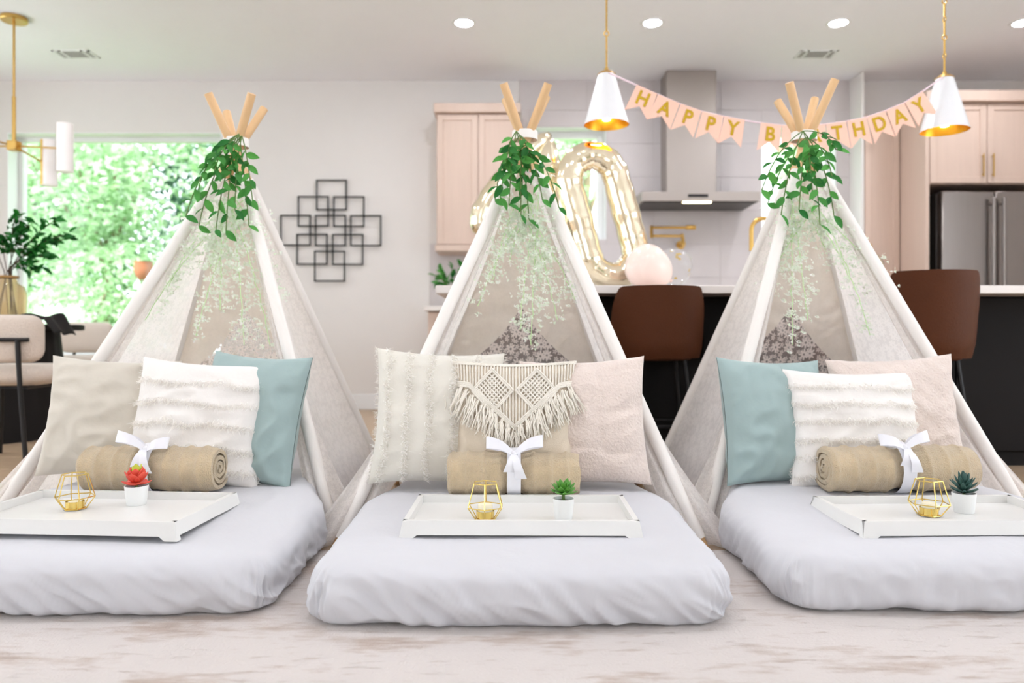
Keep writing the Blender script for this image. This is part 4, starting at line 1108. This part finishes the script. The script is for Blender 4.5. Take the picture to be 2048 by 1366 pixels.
def frill(e, S_, rows, vertical, seed, edges=(0, 1)):
    rg = random.Random(seed)
    for r_ in rows:
        m = MB()
        for k in range(620):
            u = k / 619; q_ = r_ + rg.gauss(0, .013) + .03 * NZ(u * 5, r_ * 9, seed)
            a, b = (q_, u) if vertical else (u, q_)
            p = S_(min(.995, max(.005, a)), min(.995, max(.005, b)), 1)
            d = Vector((rg.gauss(.8 if vertical else 0, .6), -.8, rg.gauss(-.2 if vertical else -1.0, .5)))
            strand(m, p, d, rg.uniform(.008, .024), .0012, rg)
        rawchild('fringe_row', m, FRINGE, e)
    for ed in edges:
        m = MB()
        for k in range(240):
            u = rg.random(); p = S_(ed, u, 1) ; d = Vector(((1 if ed else -1), rg.gauss(0, .4), rg.gauss(0, .6)))
            strand(m, p, d, rg.uniform(.006, .018), .001, rg)
        rawchild('edge_fringe', m, FRINGE, e)
def crease_h(rows, vertical):                                   # small pleats along each row
    def f(u, v):
        q_ = u if vertical else v
        return max(.0, max(.003 * exp(-((q_ - r_) / .02) ** 2) for r_ in rows))
    return f
LEAN = radians(-13)
GW = 'white fringed pillows with rows of tufts'
# left bed
pillow('beige velvet square pillow at the outer left of the left bed', .42, .41, .13, (-1.375, 2.57, .40), (LEAN, radians(3), radians(10)), BEIGE, 3, wr=.007)
rows = (.12, .3, .47, .64, .81)
e, S_ = pillow('white tufted fringe pillow behind the blanket on the left bed', .46, .425, .15, (-1.055, 2.53, .385), (LEAN, radians(3.5), radians(-2)), FRILLM, 5, rib=crease_h(rows, False), group=GW); frill(e, S_, rows, False, 1)
pillow('pale teal pillow on the left bed', .40, .45, .14, (-.895, 2.575, .395), (LEAN, radians(3), radians(-18)), TEAL, 8, wr=.009)
# middle bed
rows2 = (.08, .25, .42, .6, .78)
e, S_ = pillow('cream pillow with vertical tufted stripes on the middle bed', .43, .45, .14, (-.245, 2.49, .408), (LEAN, radians(2.5), radians(4)), CREAM, 9, rib=crease_h(rows2, True)); frill(e, S_, rows2, True, 2)
quilt = lambda u, v: .011 * (abs(sin(u * 3 * pi + .4)) ** .5 * abs(sin(v * 3 * pi + (u * 3 // 1) * .5)) ** .5)
pillow('blush plush quilted pillow at the right of the middle bed', .42, .425, .14, (.238, 2.49, .393), (LEAN, radians(-2.5), radians(-6)), PLUSH, 12, rib=quilt, n=60)
e, S_ = pillow('cream pillow with a knotted macrame flap and tassels on the middle bed', .405, .43, .14, (.008, 2.45, .385), (LEAN, 0, 0), mat('natural_cotton', (222, 208, 188), .9, bump=.25, bscale=300), 14, name='macrame_pillow')
def SP(u, v, o=.004):                                           # u,v in -1..1
    p = S_(max(.0, min(1, (u + 1) / 2)), max(0, min(1, (v + 1) / 2)), 1); ex = 0
    if abs(u) > 1: ex = (abs(u) - 1) * .2 * (1 if u > 0 else -1)
    return p + Vector((ex, -o, 0))
def vlow(u): return .66 - .70 * (1 - min(1, abs(u) / .92)) ** 1.0
rope = MB()
def rp(a, b, r_=.0028, o=.005, n=12): rope.tube([SP(a[0] + (b[0] - a[0]) * i / n, a[1] + (b[1] - a[1]) * i / n, o) for i in range(n + 1)], r_, 6)
for k in range(3):
    dv = -.03 * k
    rp((-1.02, .98 + dv * .5), (1.02, .98 + dv * .5), .003)
    rp((-1.06, .66 + dv), (-.75, .62 + dv), .0036); rp((-.75, .62 + dv), (0, -.04 + dv), .0036, n=16); rp((1.06, .66 + dv), (.75, .62 + dv), .0036); rp((.75, .62 + dv), (0, -.04 + dv), .0036, n=16)
for c_ in (-.36, .36):
    for k in range(2):
        s_ = .40 - k * .045
        cr = [(c_, .50 + s_ * .95), (c_ + s_ * .86, .50), (c_, .50 - s_ * .95), (c_ - s_ * .86, .50)]
        for i in range(4): rp(cr[i], cr[(i + 1) % 4], .0034)
    for k in range(-6, 7, 2):                                     # knotted lattice inside each diamond
        t_ = k / 8.0
        for sg in (-1, 1):
            a = (c_ + .33 * (t_ - 1) / 2 * .86 + .0, .50 + sg * .33 * (t_ + 1) / 2 * .95); b = (c_ + .33 * (t_ + 1) / 2 * .86, .50 + sg * .33 * (t_ - 1) / 2 * .95)
            rp(a, b, .0027, .004, 6)
for k in range(40):                                            # straight cords from the border down to the diamonds / V
    u = -.98 + 1.96 * k / 39; c_ = -.36 if u < 0 else .36; top = .95; q_ = abs(u - c_) / .34
    zl = .50 + .38 * (1 - q_) if q_ < 1 else max(vlow(u) + .04, .52)
    if zl < top - .03: rp((u, top), (u * 1.0, zl), .0026, .003, 5)
    if abs(u) < .40 and q_ < 1.05:
        z0 = .50 - .38 * (1 - min(1, q_)); z1 = vlow(u) + .02
        if z0 - z1 > .04: rp((u, z0), (u * .96, z1), .0024, .003, 5)
rope.build('macrame_panel', ROPE, e, 60, world=False)
rg = random.Random(4)
for k in range(23):
    u = -1.1 + 2.2 * k / 22; v0 = vlow(u) - .07; m = MB(); L = (.072 + .02 * rg.random()) * (.8 if abs(u) < .2 else 1.05 + .3 * max(0, abs(u) - .6))
    base = SP(u, v0, .008); lean_ = .75 * u
    for s_ in range(9):
        d = Vector((lean_ * .55 + rg.gauss(0, .16), rg.gauss(-.12, .08), -1)).normalized(); p0 = base + Vector((rg.gauss(0, .005), rg.gauss(0, .002), rg.gauss(0, .003)))
        pts = [p0 + d * L * t + Vector((.003 * sin(t * 9 + s_), -.012 * sin(pi * t) , 0)) for t in (0, .25, .5, .75, 1)]
        m.tube(pts, [.0022, .0026, .0026, .0024, .0014], 5)
    m.build('tassel', ROPE, e, 60, world=False)
# right bed
pillow('pale teal pillow on the right bed', .40, .435, .14, (.90, 2.575, .385), (LEAN, radians(2), radians(14)), TEAL, 17, wr=.009)
pillow('blush plush pillow behind the fringed one on the right bed', .42, .43, .13, (1.325, 2.59, .395), (LEAN, radians(-3), radians(-8)), PLUSH, 19, n=50, rib=lambda u, v: .003 * sin(u * 40) * sin(v * 36))
rows = (.1, .25, .4, .55, .7, .85)
e, S_ = pillow('white tufted fringe pillow behind the blanket on the right bed', .455, .405, .15, (1.15, 2.53, .362), (LEAN, radians(1), radians(2)), FRILLM, 22, rib=crease_h(rows, False), group=GW); frill(e, S_, rows, False, 6)

# ---- rolled blankets with ribbon bows
def blanket(loc, rz, L, R_, label, seed, rx=0.0):
    e = thing('rolled_blanket', label, 'blanket', loc, rz, group='rolled tan blankets tied with ribbon')
    turns = 3.6; n = int(turns * 30); nl = 120; m = MB()
    th_ = R_ * .155
    def path(t):                                                # t 0..1 inner -> outer
        a = t * turns * 2 * pi; r_ = R_ * .14 + (R_ * .86) * t
        r_ *= 1 + .03 * NZ(t * 9, seed)
        return a - turns * 2 * pi - .55, r_
    vs = []; fs = []
    for off in (0, -th_):
        for i in range(n + 1):
            a, r_ = path(i / n)
            for k in range(nl + 1):
                x = (k / nl - .5) * L; fr_ = ((x / L + .5) * 8.0 + .3) % 1.0 - .5; rid = .0055 * exp(-(fr_ / .13) ** 2) if off == 0 else 0
                en = max(0, abs(x) / L - .42) / .08
                wob = .002 * NZ(x * 20, a, seed) + .0035 * NZ(a * 1.2, x * 4, seed + 2)
                pinch = -.012 * exp(-(x / .03) ** 2) * (1 if i / n > .7 else 0)
                rr_ = max(.002, r_ + off + rid - .006 * en * en + wob + pinch)
                xx = x + .006 * NZ(a * .9, seed, 5) * (abs(x) / L * 2)
                vs.append((xx, rr_ * cos(a) * 1.04, rr_ * sin(a) * .97))
    q_ = (n + 1) * (nl + 1)
    for s in range(2):
        for i in range(n):
            for k in range(nl): a = s * q_ + i * (nl + 1) + k; fs.append((a, a + 1, a + nl + 2, a + nl + 1))
    for i in range(n):
        for k in (0, nl): a = i * (nl + 1) + k; fs.append((a, a + nl + 1, a + nl + 1 + q_, a + q_))
    for i in (0, n):
        for k in range(nl): a = i * (nl + 1) + k; fs.append((a, a + 1, a + 1 + q_, a + q_))
    m.add(vs, fs); m.build('roll', BLANK, e, 70, world=False)
    RB = R_ * 1.0
    def band(u, v): a = 2 * pi * u; r_ = RB + .0015 + .001 * cos(3 * a); return ((v - .5) * .042, r_ * cos(a) * 1.04, r_ * sin(a) * .985)
    mb = MB(); mb.grid(40, 4, band); mb.build('ribbon_band', RIBBON, e, 60, world=False)
    kx, ky, kz = 0, -RB * .62, RB * .86
    MB().lathe([(.001, -.012), (.008, -.01), (.011, 0), (.008, .01), (.001, .012)], 14, M=Matrix.Translation((kx, ky, kz)) @ Matrix.Rotation(pi / 2, 4, 'Y')).build('knot', RIBBON, e, 180, world=False)
    rg = random.Random(seed)
    for sx in (-1, 1):
        ln = .062 + rg.uniform(-.006, .012); up = .022 + rg.uniform(-.006, .014)
        ln *= 1.15
        pts = [Vector((kx, ky - .003, kz)), Vector((kx + sx * ln * .5, ky - .018, kz + up * .9)), Vector((kx + sx * ln, ky - .012, kz + up * 1.15)), Vector((kx + sx * ln * 1.06, ky + .004, kz + up * 1.0)), Vector((kx + sx * ln * .5, ky + .016, kz + up * .6)), Vector((kx, ky + .003, kz))]
        P_ = []
        for i in range(len(pts) - 1):
            a, b = pts[i], pts[i + 1]; pa_ = pts[max(0, i - 1)]; pb_ = pts[min(len(pts) - 1, i + 2)]
            for k in range(6):
                t = k / 6; P_.append(.5 * ((2 * a) + (b - pa_) * t + (2 * pa_ - 5 * a + 4 * b - pb_) * t * t + (3 * a - pa_ - 3 * b + pb_) * t ** 3))
        P_.append(pts[-1]); NN = len(P_) - 1
        def lf(u, v):
            p = P_[round(u * NN)]; wd = .036 * (.22 + .78 * max(0, sin(pi * u)) ** .6); return (p.x, p.y + (v - .5) * wd * .45, p.z + (v - .5) * wd * .95)
        mb = MB(); mb.grid(NN, 3, lf); mb.build('bow_loop', RIBBON, e, 60, world=False)
    for sx, ln in ((.35, .075), (-.25, .055)):
        def tl(u, v):
            a = u * 1.0
            r_ = RB + .006 + .006 * sin(u * 4); an = pi - .42 * 2.0 - 0; ang = radians(128) + u * ln / RB
            x = kx + sx * .06 * u + (v - .5) * .036 * (.4 + .6 * u); notch = -.0 if u < .99 else .01 * (1 - abs(v - .5) * 2)
            return (x, r_ * cos(ang) * 1.04 - .002, r_ * sin(ang))
        mb = MB(); mb.grid(12, 4, tl); mb.build('bow_tail', RIBBON, e, 60, world=False)
    return e
blanket((-1.145, 2.40, top_z(2.43) + .078), -.04, .43, .079, 'tan rolled blanket with white bow on the left bed', 2)
blanket((.006, 2.345, top_z(2.37) + .076), 0, .405, .077, 'tan rolled blanket with white bow on the middle bed', 5)
blanket((1.228, 2.40, top_z(2.42) + .08), .03, .47, .081, 'tan rolled blanket with white bow on the right bed', 9)
